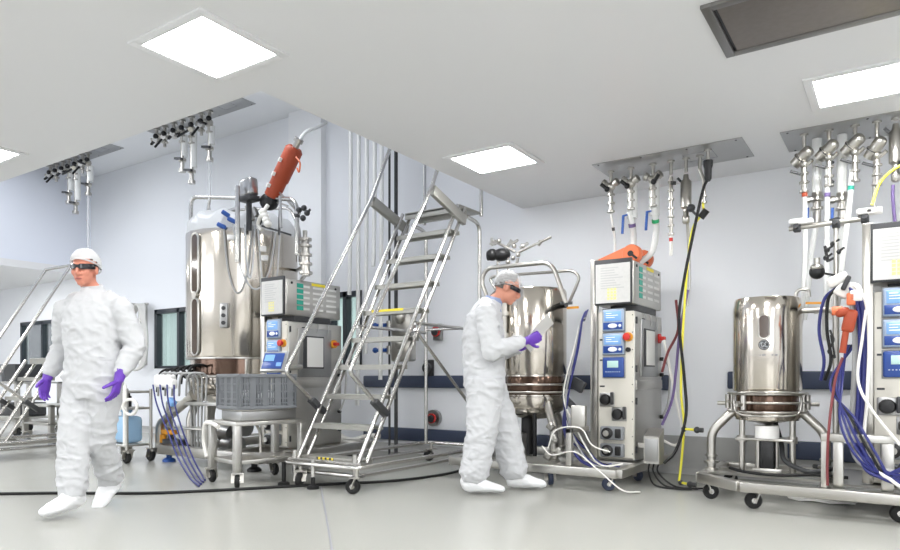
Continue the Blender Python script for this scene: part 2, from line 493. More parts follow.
    for i in range(7):
        g = G()
        yy = y0+.16+i*.08; g.cyl((x1-.05, yy, bz+.005), (x1-.05, yy, bz-.05-.02*(i % 2)), .014); g.cyl((x1-.05, yy, bz-.02), (x1-.05, yy, bz-.03), .022)
        obj('connector', g, 'tube_steel', cb)
    for k, yy in enumerate((y0+.2, y0+.36, y0+.52)):
        g = G(); g.tube([(x1-.05, yy, bz-.05), (x1-.02, yy, bz-.1), (x1+.02, yy+.03, bz-.14-.03*k), (x1+.015, yy+.06, bz-.08), (x1-.05, yy+.08, bz-.04)], .005, 6, 0, 5)
        obj('lead', g, 'cable_grey', cb)
    # sheet holder on the front of the box
    g = G()
    xa, xb, za, zb2, yy = x0+.005, x1-.008, bz-.0, zt+.0, y0-.03
    g.bx(xa, xb, yy-.012, yy+.011, za, zb2, .003); h = obj('sheet_holder', g, 'dark_grey', t)
    g = G(); g.bx(xa+.014, xb-.014, yy-.017, yy-.01, za+.014, zb2-.04); obj('sheet', g, 'paper_grey', h, smooth=False)
    g = G(); text_bar(g, xa+.06, xb-.06, yy-.0165, zb2-.08, .022, 9); obj('print', g, 'trim_grey', h, smooth=False)
    g = G()
    for i in range(3):
        for k in range(4): g.bx(xa+.12+i*.03, xa+.142+i*.03, yy-.0186, yy-.0165, za+.04+k*.027, za+.06+k*.027)
    obj('yellow_note', g, 'note', h, smooth=False)['label'] = 'pale yellow printed grid'
    # right side: instruction board and isolator
    g = G(); g.bx(x1-.001, x1+.02, y0+.14, y0+.62, .93, 1.44, .006); rp = obj('side_door', g, 'panel_steel', t)
    g = G(); g.bx(x1+.018, x1+.026, y0+.2, y0+.5, 1.02, 1.36, .002); bd = obj('instruction_board', g, 'dark_grey', t)
    g = G(); g.bx(x1+.024, x1+.03, y0+.25, y0+.485, 1.035, 1.345); obj('sheet', g, 'paper', bd, smooth=False)
    g = G(); g.cyl((x1, y0+.66, 1.29), (x1+.03, y0+.66, 1.29), .045, n=18); s = obj('isolator', g, 'amber' if side_sw == 'orange' else 'red', t)
    g = G(); g.bx(x1+.028, x1+.075, y0+.63, y0+.69, 1.272, 1.308, .008); obj('switch_lever', g, 'red', s)
    g = G(); g.bx(x1-.001, x1+.012, y0+.2, y0+.3, 1.4, 1.45, .003); obj('nameplate', g, 'black_plastic', t)
    for z in (1.1, .95, .55, .35):
        g = G(); g.cyl((x1, y1-.05, z), (x1+.03, y1-.05, z), .018); obj('cable_gland', g, 'black_plastic', t)
    g = G()
    g.tube([(x1+.02, y1-.05, 1.1), (x1+.08, y1-.02, 1.0), (x1+.07, y1-.03, .7), (x1+.02, y1-.05, .55)], .01, 8, 0, 8)
    obj('hose_loop', g, 'cable_grey', t)
    return t
T1 = tower(-5.52, 4.77, 'steel control cabinet beside the tallest bioreactor, behind the grey crate', side_sw='orange')
T2 = tower(-2.25, 5.7, 'steel control cabinet with orange holders on its roof, right of the reading man')
T3 = tower(-.17, 5.38, 'steel control cabinet on the same skid as the badged bioreactor')

# orange holders lying on the middle cabinet's roof
for i, (dx, dy, ln, lab) in enumerate(((0, .1, .36, 'long orange clamp holder lying across the middle cabinet roof'), (.12, .42, .12, 'short round orange clamp holder at the rear of the middle cabinet roof'))):
    zt = 1.938
    t = thing('cable_clamp', lab, 'clamp', (-2.1+dx, 5.72+dy, zt), 0, 'orange clamps on the cabinet')
    c = V((-1.985, 5.8+dy, zt+.085))
    g = G(); g.lathe([(.02, -.05), (.075, -.05), (.085, -.035), (.085, .035), (.075, .05), (.02, .05)], c, 24, (0, 1, 0)); bo = obj('drum', g, 'orange_soft', t)
    g = G(); g.cyl(c-V((0, .056, 0)), c+V((0, .056, 0)), .026); g.bar(c+V((0, -.054, 0)), c+V((.06, -.054, -.05)), .012, .02); obj('bore', g, 'black_plastic', bo)
    g = G(); g.rings([[V((c.x-ln, c.y+s*.04, zt+.012+q)) for s, q in ((-1, 0), (1, 0), (1, .03), (-1, .03))], [V((c.x, c.y+s*.045, zt+q)) for s, q in ((-1, .005), (1, .005), (1, .165), (-1, .165))]])
    obj('tongue', g, 'orange_soft', t)

# ------------------------------------------------------------------ right bioreactor (on its own wheeled skid)
def oval(g, c, rx, rz, n, ax, depth, N=20):
    """stadium plate facing n with half width rx and half height rz"""
    n = V(n).normalized(); x = V((0, 0, 1)).cross(n).normalized(); up = V((0, 0, 1)); ring = []
    for k in range(N):
        a = 2*math.pi*k/N; ring.append(x*rx*math.cos(a)+up*(rx*math.sin(a)+(rz-rx)*(1 if math.sin(a) >= 0 else -1)))
    g.rings([[V(c)+p-n*depth/2 for p in ring], [V(c)+p+n*depth/2 for p in ring]]); return g
def oval_rim(g, c, rx, rz, n, r, N=28):
    n = V(n).normalized(); x = V((0, 0, 1)).cross(n).normalized(); up = V((0, 0, 1)); ring = []
    for k in range(N):
        a = 2*math.pi*k/N; ring.append(V(c)+x*rx*math.cos(a)+up*(rx*math.sin(a)+(rz-rx)*(1 if math.sin(a) >= 0 else -1)))
    g.tube(ring, r, 6, closed=True); return g
def facing(c):
    d = V((-c[0], -c[1], 0)); return d.normalized()
def rot2(d, deg): return Matrix.Rotation(R(deg), 3, 'Z') @ d

tc = V((-.853, 5.68, 0)); tr = .243; n = facing(tc)
t = thing('bioreactor', 'small steel bioreactor with round dark badge on a wheeled skid', 'bioreactor', (tc.x+.2, tc.y, 0), 0, 'single-use bioreactors')
g = G(); g.lathe([(tr*.9, 1.515), (tr*.9, 1.525), (tr*.93, 1.528), (tr*.955, 1.515), (tr, 1.43), (tr, .83), (tr*.985, .82), (tr*.8, .818), (tr*.78, 1.5)], tc, 56, cap=False)
vz = obj('vessel', g, 'tank_steel', t)
g = G(); g.lathe([(tr*.78, .6), (tr*.93, .6), (tr*.96, .62), (tr*.96, .655), (tr*.9, .66), (tr*.9, .82), (tr*.7, .82)], tc, 48, cap=False); g.lathe([(tr*.8, .6), (.02, .56)], tc, 48)
lb = obj('lower_jacket', g, 'tank_steel', t)
g = G(); g.lathe([(tr*.905, .67), (tr*.912, .675), (tr*.912, .8), (tr*.905, .805)], tc, 48, cap=False); obj('lower_window', g, 'amber_dark', t)
g = G(); oval(g, tc+n*(tr+.001)+rot2(n, 90)*(-.02)+V((0, 0, 1.3)), .033, .085, n, 0, .016); sg = obj('sight_glass', g, 'sight', vz)
g = G(); oval_rim(g, tc+n*(tr+.004)+rot2(n, 90)*(-.02)+V((0, 0, 1.3)), .036, .088, n, .006); obj('sight_frame', g, 'tube_steel', vz)
# round badge with its monogram, and a small line of type below
bc = tc+n*(tr+.004)+rot2(n, 90)*(-.02)+V((0, 0, 1.165)); sd = rot2(n, 90)
g = G(); g.cyl(bc-n*.008, bc+n*.002, .038, n=28); bdg = obj('badge', g, 'black_rubber', vz)
g = G(); o = bc+n*.004
def q(u, v): return o+sd*u+V((0, 0, v))
g.tube([q(.031*math.cos(a*.4), .031*math.sin(a*.4)) for a in range(16)], .001, 5, closed=True)
g.tube([q(-.004, .012), q(-.012, .017), q(-.019, .006), q(-.015, -.01), q(-.006, -.014), q(-.003, -.004), q(-.009, .0)], .0017, 5, 0, 4)
g.tube([q(.017, .012), q(.009, .016), q(.004, .008), q(.01, .001), q(.004, -.006), q(.009, -.014), q(.018, -.009)], .0017, 5, 0, 4)
for a in (45, 135, 225, 315): g.tube([q(.023*math.cos(R(a)), .023*math.sin(R(a))), q(.027*math.cos(R(a+25)), .027*math.sin(R(a+25)))], .0012, 5)
obj('monogram', g, 'button', vz)
g = G()
for i, (u, wd) in enumerate(((-.065, .014), (-.042, .05), (.015, .02), (.042, .03))):
    p = tc+rot2(n, math.degrees((u+.02)/tr))*(tr+.0015)+V((0, 0, 1.09)); g.box(p, (wd*.5, .003, .009), Matrix.Rotation(math.atan2(n.y, n.x)+math.pi/2+(u+.02)/tr, 3, 'Z'))
obj('marking', g, 'ink', vz)
# guard rails round the lower window
def arc(z, r, a0, a1, k=16): return [tc+rot2(n, a0+(a1-a0)*i/k)*r+V((0, 0, z)) for i in range(k+1)]
g = G()
for z in (.80, .735, .665): g.tube(arc(z, tr+.035, -100, 100), .009)
for a in (-100, -62, 62, 100): p = tc+rot2(n, a)*(tr+.035); g.cyl(p+V((0, 0, .66)), p+V((0, 0, .81)), .009)
g.tube([tc+rot2(n, a)*(tr+.05)+V((0, 0, z)) for a, z in ((-50, .78), (-48, .68), (-35, .645), (0, .64), (35, .645), (48, .68), (50, .78), (35, .812), (0, .815), (-35, .812))], .008, 8, 0, 4, True)
obj('guard_rail', g, 'tube_steel', t)
for a in (-100, 100, -35):
    g = G(); p = tc+rot2(n, a)*(tr+.04)
    g.cyl(p+V((0, 0, .68)), p+V((0, 0, .79)), .022); g.cyl(p+rot2(n, a)*.02+V((0, 0, .72)), p+rot2(n, a)*.08+V((0, 0, .72)), .015)
    obj('guard_clamp', g, 'tube_steel', t)
for a in (-82, 82, 175):
    d = rot2(n, a)
    r2 = .4 if a < 170 else .3
    g = G(); g.tube([tc+d*(tr*.85)+V((0, 0, .7)), tc+d*r2+V((0, 0, .5)), tc+d*r2+V((0, 0, .22))], .033, 14, .07)
    lg = obj('leg', g, 'tube_steel', t)
    g = G(); p = tc+d*r2; g.lathe([(.05, .2), (.05, .215), (.03, .22), (.03, .25), (.055, .255), (.055, .27), (.03, .275), (.03, .3), (.045, .305), (.045, .32)], p, 20); obj('foot_flange', g, 'tube_steel', lg)
# skid
sk = [(-1.27, 5.35), (-.93, 5.06), (.6, 5.06), (.6, 6.2), (-1.27, 6.2)]
g = G()
for a, b in zip(sk, sk[1:]+sk[:1]): g.bar((*a, .16), (*b, .16), .07, .07, bev=.006)
g.bar((-.42, 5.08, .16), (-.42, 6.2, .16), .07, .07); g.bar((.1, 5.08, .16), (.1, 6.2, .16), .07, .07)
g.bar((-1.27, 5.85, .16), (.6, 5.85, .16), .06, .06)
g.bx(-1.28, -.42, 5.42, 5.52, .185, .2); g.bx(-.42, .55, 5.3, 6.15, .185, .198)
obj('skid_frame', g, 'tube_steel', t)
for x, y, a in ((-1.2, 5.38, 3.6), (-.86, 5.14, .5), (.0, 5.16, .2), (-1.2, 6.1, .5), (.5, 6.1, 1)): caster(t, x, y, .13, .058, a)
g = G(); g.bx(-.44, -.4, 5.12, 5.17, .19, .55, .004); g.bx(-.37, -.31, 5.13, 5.16, .19, .5, .004); g.bx(-.1, -.03, 5.12, 5.19, .19, .55, .004); g.bx(-.44, -.03, 5.11, 5.19, .5, .55, .004)
obj('skid_upright', g, 'cabinet_steel', t)
# under-tank stirrer with scale plate
g = G(); g.bx(tc.x-.2, tc.x+.2, tc.y-.16, tc.y+.1, .445, .465, .004); sh = obj('drive_shelf', g, 'tube_steel', t)
for a in (-60, 60):
    g = G(); p = tc+rot2(n, a)*.2; g.cyl(p+V((0, 0, .2)), p+V((0, 0, .6)), .022); g.cyl(p+V((0, 0, .43)), p+V((0, 0, .48)), .035); obj('support_rod', g, 'tube_steel', t)
g = G(); p = tc+n*.1; g.cyl(p+V((0, 0, .466)), p+V((0, 0, .56)), .085, n=24); obj('drive_cap', g, 'white_plastic', t)['label'] = 'white round drive housing'
g = G(); g.box(p+V((0, 0, .33)), (.1, .1, .24), Matrix.Rotation(math.atan2(n.y, n.x), 3, 'Z'), .01); obj('motor', g, 'black_plastic', t)
g = G(); g.cyl(p+sd*-.06+V((0, 0, .2)), p+sd*-.06+V((0, 0, .45)), .02); g.cyl(p+sd*.065+V((0, 0, .2)), p+sd*.065+V((0, 0, .45)), .016)
g.box(p+n*.04+V((0, 0, .215)), (.03, .2, .05), Matrix.Rotation(math.atan2(n.y, n.x), 3, 'Z'), .004); obj('motor_bracket', g, 'tube_steel', t)
g = G(); g.tube([tc+V((.05, .05, .58)), tc+V((.1, .0, .42)), tc+V((.14, -.1, .3)), tc+V((.3, -.16, .24)), tc+V((.42, -.1, .26)), tc+V((.45, .1, .24)), tc+V((.3, .2, .24))], .018, 10, 0, 8)
obj('drain_hose', g, 'dark_grey', t)
g = G(); g.tube([tc+V((-.25, -.1, .22)), tc+V((-.1, -.28, .22)), tc+V((.1, -.3, .215)), tc+V((.35, -.25, .23)), tc+V((.55, -.2, .22))], .012, 8, 0, 6); obj('cable', g, 'black_rubber', t)
# hand rail and tank-top fittings
g = G(); b0 = tc+sd*(tr-.01)+V((0, 0, 1.43)); b1 = tc+sd*(tr+.22)+V((0, 0, 1.43)); g.tube([b0, b1, V((b1.x, b1.y, .2))], .022, 12, .07); g.cyl(b0+sd*.1+V((0, 0, -.03)), b0+sd*.1, .012)
obj('hand_rail', g, 'tube_steel', t)
g = G(); g.tube([tc+sd*.2+V((0, 0, 1.5)), tc+sd*.2+V((0, 0, 1.56)), tc+sd*.23+V((0, 0, 1.59)), tc+sd*.28+V((0, 0, 1.58)), tc+sd*.29+V((0, 0, 1.53))], .012, 8, 0, 6); obj('lifting_hook', g, 'tube_steel', t)
g = G(); g.bar(tc+sd*(tr+.02)+V((0, 0, 1.485)), tc+sd*(tr+.14)+V((0, 0, 1.48)), .02, .016); obj('yellow_tag', g, 'amber', t)['label'] = 'yellow tag on the rim'
# ------------------------------------------------------------------ middle bioreactor, behind the reading man
tc2 = V((-2.9, 5.80, 0)); r2_ = .3; n = facing(tc2); sd = rot2(n, 90)
t = thing('bioreactor', 'mid-sized steel bioreactor directly behind the reading man', 'bioreactor', (tc2.x, tc2.y, 0), 0, 'single-use bioreactors')
tc = tc2; tr = r2_
g = G(); g.lathe([(tr*.9, 1.74), (tr*.93, 1.755), (tr*.96, 1.755), (tr, 1.73), (tr, .96), (tr*.985, .95), (tr*.8, .948), (tr*.8, 1.74)], tc, 56, cap=False)
ve = obj('vessel', g, 'tank_steel', t)
g = G(); g.lathe([(tr*.93, .95), (tr*.93, .75), (tr*1.0, .745), (tr*1.0, .68), (tr*.92, .62), (tr*.6, .55), (.05, .53)], tc, 48); obj('lower_jacket', g, 'tank_steel', t)
g = G(); g.lathe([(tr*.935, .765), (tr*.942, .77), (tr*.942, .93), (tr*.935, .935)], tc, 48, cap=False); obj('lower_window', g, 'amber_dark', t)
# front-left seam bar with fittings
g = G(); p = tc+rot2(n, -58)*(tr+.03)
g.cyl(p+V((0, 0, 1.0)), p+V((0, 0, 1.65)), .025)
for z in (1.1, 1.3, 1.5): g.cyl(p+V((0, 0, z)), p+V((0, 0, z+.04)), .045); g.cyl(p+V((0, 0, z)), p+rot2(n, -58)*.1+V((0, 0, z+.05)), .016)
obj('sampling_bar', g, 'tube_steel', t)
g = G()
def arc2(z, r, a0, a1, k=14): return [tc+rot2(n, a0+(a1-a0)*i/k)*r+V((0, 0, z)) for i in range(k+1)]
for z in (.86, .79): g.tube(arc2(z, tr+.045, -80, 50), .009)
for a in (-80, 50): p = tc+rot2(n, a)*(tr+.045); g.cyl(p+V((0, 0, .78)), p+V((0, 0, .87)), .012)
obj('guard_rail', g, 'tube_steel', t)
for i, a in enumerate((25, 140, -120)):
    d = rot2(n, a); g = G(); r3 = tr+.1
    g.tube([tc+d*(tr*.8)+V((0, 0, .74)), tc+d*r3+V((0, 0, .46)), tc+d*r3+V((0, 0, .18))], .036, 14, .07); lg = obj('leg', g, 'tube_steel', t)
    p = tc+d*r3; g = G(); g.lathe([(.055, .17), (.055, .19), (.04, .2), (.04, .23), (.06, .235), (.06, .25), (.04, .26)], p, 20); obj('foot_flange', g, 'tube_steel', lg)
x0, x1, y0, y1 = -3.45, -1.87, 5.2, 6.5
g = G()
for a, b in (((x0, y0), (x1, y0)), ((x0, y1), (x1, y1)), ((x0, y0), (x0, y1)), ((x1, y0), (x1, y1)), ((-2.4, y0), (-2.4, y1)), ((x0, 5.75), (x1, 5.75))): g.bar((*a, .155), (*b, .155), .08, .07, bev=.006)
obj('skid_frame', g, 'cabinet_steel', t)
for x, y, a in ((-1.98, 5.3, .6), (-1.95, 5.95, 2.5), (-3.3, 5.3, .4), (-3.3, 6.4, 1), (-2.5, 5.3, 2.2)): caster(t, x, y, .12, .055, a, 'navy')
g = G(); g.bx(-2.32, -2.27, 5.21, 5.26, .19, .5, .004); g.bx(-2.32, -2.27, 5.21, 5.6, .46, .5, .004); obj('skid_upright', g, 'cabinet_steel', t)
g = G(); g.box((-3.02, 5.52, .3), (.24, .24, .22), None, .01); obj('drive_box', g, 'panel_steel', t)
g = G(); g.cyl((-2.95, 5.75, .2), (-2.95, 5.75, .55), .06); g.cyl((-3.1, 5.7, .2), (-3.1, 5.7, .6), .02); g.cyl((-2.8, 5.6, .2), (-2.8, 5.6, .6), .02); obj('drive_motor', g, 'black_plastic', t)
# small grey box of connectors on the skid by the cabinet
g = G(); g.box((-2.24, 5.3, .6), (.12, .08, .18), Matrix.Rotation(.2, 3, 'Z'), .008); obj('junction_box', g, 'cabinet_steel', t)
# hinged top rails: two loops of tube
g = G(); yy = 5.5
g.tube([P(488, 300, Y=yy), P(481, 280, Y=yy), P(487, 268, Y=yy), P(546, 262.5, Y=yy), P(554, 268, Y=yy), P(566, 303, Y=yy)], .02, 10, .06)
obj('top_rail', g, 'tube_steel', t)
g = G(); yy = 6.12
g.tube([P(497, 292, Y=yy), P(489, 278, Y=yy), P(497, 276, Y=yy), P(573, 270.5, Y=yy), P(580, 277, Y=yy), P(569, 303, Y=yy)], .015, 10, .05)
obj('top_rail', g, 'tube_steel', t)
g = G(); a = P(566, 303, Y=5.5); g.bar(a-V((.03, 0, 0)), P(570, 303, Y=6.12), .05, .03); g.bar(a-V((.0, 0, .0)), tc+sd*tr+V((0, 0, 1.6)), .03, .03); obj('rail_hinge', g, 'dark_grey', t)
g = G(); a2 = P(488, 300, Y=5.5); g.bar(a2, tc-sd*tr+V((0, 0, 1.6)), .03, .03); g.bar(a2, P(497, 292, Y=6.12), .04, .03)
obj('rail_hinge', g, 'dark_grey', t)
g = G(); a = P(567, 308, Y=5.6); g.bar(a, a+V((.11, .0, .0)), .015, .02); obj('yellow_tag', g, 'amber', t)['label'] = 'yellow tag on the rim'
# probe arm above the vessel: black ball motor, steel cross arm and clamps, carried on two rods
g = G(); yy = 5.8
for px in (497.5, 508): g.cyl(P(px, 300, Y=yy), P(px, 255, Y=yy), .009); g.bar(P(497.5, 298, Y=yy), P(508, 298, Y=yy), .02, .02)
g.bar(P(498, 262, Y=yy), P(512, 240, Y=yy), .02, .03)
obj('probe_rod', g, 'tube_steel', t)
g = G(); c = P(500, 255, Y=yy); g.ball(c+V((.02, -.0, 0)), .075, (1.25, 1, .85)); g.cyl(c+V((-.06, -.02, 0)), c+V((-.12, -.03, .0)), .05); g.ball(c+V((-.06, -.05, 0)), .06)
obj('probe_motor', g, 'black_plastic', t)
g = G(); g.cyl(P(517, 253, Y=yy), P(551, 237, Y=yy), .012); g.cyl(P(538, 245, Y=yy), P(541, 241, Y=yy), .02); g.cyl(P(494, 241, Y=yy), P(515, 252, Y=yy), .014)
for px, py in ((495, 243), (499, 241), (514, 246), (518, 255), (513, 258), (523, 246), (508, 262)): g.ball(P(px, py, Y=yy+random.uniform(-.04, .04)), .024, n=10)
for a, b in (((492, 238), (492, 246)), ((511, 244), (518, 240)), ((518, 258), (516, 266)), ((520, 248), (528, 243)), ((490, 244), (497, 243))): g.bar(P(*a, Y=yy), P(*b, Y=yy), .02, .022)
obj('probe_arm', g, 'tube_steel', t)
# blue lead bundle hanging beside the cabinet and falling to the skid
cols = ['cable_blue']*5+['cable_grey', 'black_rubber', 'cable_blue', 'cable_white']
for i, cm in enumerate(cols):
    y = 5.46-.02*(i % 3); u = i*1.6
    g = G()
    e = V((-2.15+.03*i, 5.3+.05*(i % 3), .21))
    g.tube([P(588-u*.3, 310+i*1.5, Y=y+.15), P(583-u*.25, 317+i, Y=y), P(578-u*.35, 350, Y=y), P(568-u*.5+i % 3, 395, Y=y), P(563+u*.9, 425+3*(i % 4), Y=y), P(571+u*1.6, 448+4*(i % 3), Y=y-.04), P(585+u*1.5, 462+2*(i % 3), Y=y-.08), P(600+u*1.8, 464+(i % 4), Y=y-.02)], .007 if i != 5 else .008, 6, 0, 7)
    obj('cable', g, cm, t)
g = G(); g.tube([P(542, 446, Y=5.25), P(552, 455, Y=5.2), P(575, 452, Y=5.2), P(598, 470, Y=5.16), P(622, 490, Y=5.12)+V((0, 0, .0)), P(640, 492, Y=5.3)], .006, 6, 0, 8); obj('cable', g, 'cable_white', t)
g = G(); g.tube([P(548, 448, Y=5.2), P(556, 430, Y=5.2), P(580, 428, Y=5.2), P(592, 445, Y=5.2), P(610, 452, Y=5.25)], .006, 6, 0, 8); obj('cable', g, 'cable_white', t)
g = G(); g.box(P(578, 385, Y=5.5), (.12, .05, .1), Matrix.Rotation(.5, 3, 'Y'), .008); g.box(P(572, 405, Y=5.45), (.24, .05, .05), Matrix.Rotation(.75, 3, 'Y'), .008); obj('cable_bracket', g, 'dark_grey', t)
g = G()
for px, py in ((548, 425), (552, 438), (556, 450), (545, 455)): g.cyl(P(px, py, Y=5.35), P(px+5, py+4, Y=5.35), .028); g.ball(P(px+3, py, Y=5.35), .03, n=10)
obj('drain_valve', g, 'tube_steel', t)
# the little steel box standing by the cabinet, with its leads
b = P(649, 446, Y=5.72)+V((.045, 0, .0))
t = thing('power_box', 'small steel power box beside the middle cabinet, leads hanging below', 'electrical box', (b.x, b.y, b.z-.14))
g = G(); g.rings([[V((b.x-.065, b.y-.08, b.z-.14)), V((b.x+.065, b.y-.08, b.z-.14)), V((b.x+.065, b.y+.06, b.z-.14)), V((b.x-.065, b.y+.06, b.z-.14))], [V((b.x-.065, b.y-.08, b.z+.09)), V((b.x+.065, b.y-.08, b.z+.09)), V((b.x+.065, b.y+.06, b.z+.15)), V((b.x-.065, b.y+.06, b.z+.15))]])
obj('housing', g, 'cabinet_steel', t, smooth=False)
g = G(); g.bx(b.x-.055, b.x+.055, b.y-.087, b.y-.079, b.z-.12, b.z+.07, .004); obj('lid', g, 'panel_steel', t)
g = G(); g.bar((b.x-.05, b.y+.05, b.z), (-1.885, b.y+.05, b.z), .04, .04); obj('bracket', g, 'tube_steel', t)
for i in range(3):
    x = b.x-.04+.04*i; g = G(); g.tube([(x, b.y, b.z-.13), (x, b.y-.02, b.z-.22), (x+.06+.05*i, b.y-.05, .02), (x+.25+.06*i, b.y-.1+.08*i, .012), (x+.36, b.y+.05*i-.05, .012)], .008, 6, 0, 8); obj('lead', g, 'black_rubber', t)

# ------------------------------------------------------------------ tallest bioreactor
tc = V((-6.5, 5.3, 0)); tr = .635; n = facing(tc); sd = rot2(n, 90)
t = thing('bioreactor', 'tallest steel bioreactor with an orange heater above its lid', 'bioreactor', (tc.x, tc.y, 0), 0, 'single-use bioreactors')
g = G(); g.lathe([(tr*.97, 2.5), (tr*.985, 2.57), (tr*1.0, 2.57), (tr*1.005, 2.53), (tr, 2.5), (tr, 1.17), (tr*.99, 1.155), (tr*.85, 1.15), (tr*.85, 2.45)], tc, 72, cap=False)
ve = obj('vessel', g, 'tank_steel', t)
g = G(); g.lathe([(tr*.93, 1.15), (tr*.93, .93), (tr*.97, .92), (tr*.97, .86), (tr*.9, .76), (tr*.72, .66), (tr*.4, .6), (.05, .58)], tc, 60); obj('lower_dish', g, 'tank_steel', t)
g = G(); k0 = [tc+rot2(n, a)*(tr*.935) for a in range(-62, 6, 4)]; g.rings([[p+V((0, 0, .95)), p+V((0, 0, 1.13)), p*.999+V((0, 0, 1.13)), p*.999+V((0, 0, .95))] for p in k0]); obj('lower_window', g, 'amber_dark', t)
g = G(); g.lathe([(tr*.98, .925), (tr*1.01, .93), (tr*1.01, .95), (tr*.98, .955)], tc, 60, cap=False); g.lathe([(tr*.98, 1.13), (tr*1.005, 1.135), (tr*1.005, 1.15), (tr*.98, 1.152)], tc, 60, cap=False); obj('hoop', g, 'tube_steel', t)
for a, z, h in ((-52, 1.49, .31), (-52, 2.19, .33)):
    d = rot2(n, a); c = tc+d*(tr+.002)
    g = G(); oval(g, c+V((0, 0, z)), .055, h, d, 0, .03); sg = obj('sight_glass', g, 'sight', ve)
    g = G(); oval_rim(g, c+d*.008+V((0, 0, z)), .062, h+.007, d, .014); obj('sight_frame', g, 'tube_steel', ve)
d = rot2(n, -52); g = G(); g.cyl(tc+d*tr+V((0, 0, 1.84)), tc+d*(tr+.03)+V((0, 0, 1.84)), .04); obj('port', g, 'tube_steel', ve)
d = rot2(n, -17); g = G(); g.box(tc+d*(tr+.025)+V((0, 0, 1.6)), (.06, .09, .27), Matrix.Rotation(math.atan2(d.y, d.x), 3, 'Z'), .01); pb = obj('probe_port', g, 'panel_steel', ve)
g = G()
for z in (1.52, 1.6, 1.68): g.cyl(tc+d*(tr+.05)+V((0, 0, z)), tc+d*(tr+.07)+V((0, 0, z)), .022)
obj('port_cap', g, 'dark_grey', ve)
# soft liner over the rim, with tubing and blue clips
g = G(); N = 40; rg = []
for zi, (rr, z) in enumerate(((.99, 2.55), (.985, 2.63), (.97, 2.7), (.9, 2.76), (.7, 2.8), (.35, 2.82), (.02, 2.83))):
    rg.append([tc+rot2(n, 360*k/N)*(tr*rr*(1+.012*math.sin(k*2.7+zi)))+V((0, 0, z+.03*math.sin(k*1.9)*(zi > 1)*(zi < 5))) for k in range(N)])
g.rings(rg, False); ln = obj('liner', g, 'film', t)
g = G()
for k, (u0, z0, u1, z1) in enumerate(((-.22, 2.74, -.14, 2.69), (-.16, 2.67, -.06, 2.62), (-.27, 2.6, -.18, 2.56))): g.bar(tc+n*(tr*.98)+sd*u0+V((0, 0, z0)), tc+n*(tr*.98)+sd*u1+V((0, 0, z1)), .05, .045, bev=.01)
obj('clip', g, 'blue', ln)
for k, (u0, u1, zb, cm) in enumerate(((-.2, .1, 1.85, 'cable_grey'), (-.1, .36, 1.9, 'hose_clear'), (.02, .12, 2.02, 'hose_clear'), (.15, .4, 1.75, 'hose_clear'))):
    pts = []
    for i in range(9):
        f = i/8; u = u0+(u1-u0)*f; a = u/tr; pts.append(tc+rot2(n, math.degrees(a))*(tr+.02+.008*k)+V((0, 0, 2.6-(2.6-zb)*math.sin(math.pi*f)**.6)))
    g = G(); g.tube(pts, .011, 7, 0, 4); obj('tubing', g, cm, t)
for u, z in ((.2, 2.35), (.22, 2.25), (-.12, 2.45)):
    g = G(); g.box(tc+rot2(n, math.degrees(u/tr))*(tr+.04)+V((0, 0, z)), (.05, .08, .06), Matrix.Rotation(math.atan2(n.y, n.x), 3, 'Z'), .01)
    obj('filter_capsule', g, 'white_plastic', t)
# rails round the lid
g = G(); yy = 5.0; zt = 3.02
a, b = P(190, 310, Y=yy), P(297, 255, Y=yy)
g.tube([a, P(191, 197, Y=yy), P(292, 199, Y=yy), P(297, 206, Y=yy), b], .024, 10, .12)
yb = 5.75
g.tube([P(203, 245, Y=yb), P(204, 216, Y=yb), P(236, 210, Y=yb), P(290, 208, Y=yb), P(300, 230, Y=yb), P(300, 262, Y=yb)], .018, 10, .1)
g.bar(P(191, 222, Y=yy), P(237, 208, Y=yy), .02, .03); g.cyl(P(237.5, 262, Y=4.72), P(237.5, 186, Y=4.72), .026)
g.cyl(P(205, 228, Y=4.9), P(210, 197, Y=4.9), .016); g.cyl(P(281, 228, Y=4.9), P(280, 196, Y=4.9), .016)
obj('lid_rail', g, 'rail_steel', t)
a = P(248.5, 188, Y=4.85); g = G(); g.box(a, (.2, .12, .2), Matrix.Rotation(-.1, 3, 'Y'), .03); dm = obj('agitator_motor', g, 'panel_steel', t)
g = G(); c = P(249, 198, Y=4.85); g.bx(c.x-.1, c.x+.1, 4.78, 4.92, c.z-.04, c.z+.02, .01); g.cyl(c+V((0, 0, -.05)), c+V((0, 0, -.35)), .03); obj('motor_mount', g, 'dark_grey', t)
g = G()
for px, py in ((250, 212), (254, 208), (247, 206)): g.bar(P(px, py, Y=4.95), P(px+3, py+8, Y=4.95), .04, .04)
obj('mount_clamp', g, 'tube_steel', t)
# right hand filter column with clamps
g = G(); yy = 5.1; a, b = P(306, 276, Y=yy), P(305, 240, Y=yy); g.cyl(a, b, .045)
for f in (.05, .3, .55, .8, .98): q = a.lerp(b, f); g.cyl(q, q+V((0, 0, .025)), .07)
g.cyl(b, b+V((0, 0, .1)), .025)
g.bar(a.lerp(b, .3), tc+rot2(n, 75)*tr+V((0, 0, 2.2)), .03, .03); g.bar(a.lerp(b, .05), tc+rot2(n, 75)*tr+V((0, 0, 2.02)), .03, .03)
obj('filter_column', g, 'tube_steel', t)
g = G()
for px, py in ((299, 210), (304, 208), (297, 216), (303, 218), (307, 213)): q = P(px, py, Y=5); g.ball(q, .032, n=8); g.bar(q, q+V((random.uniform(-.08, .08), 0, random.uniform(-.08, .08))), .016, .02)
q = P(300, 213, Y=5); g.bar(q, P(296.5, 213, Y=5), .02, .02)
obj('rail_clamp', g, 'dark_grey', t)
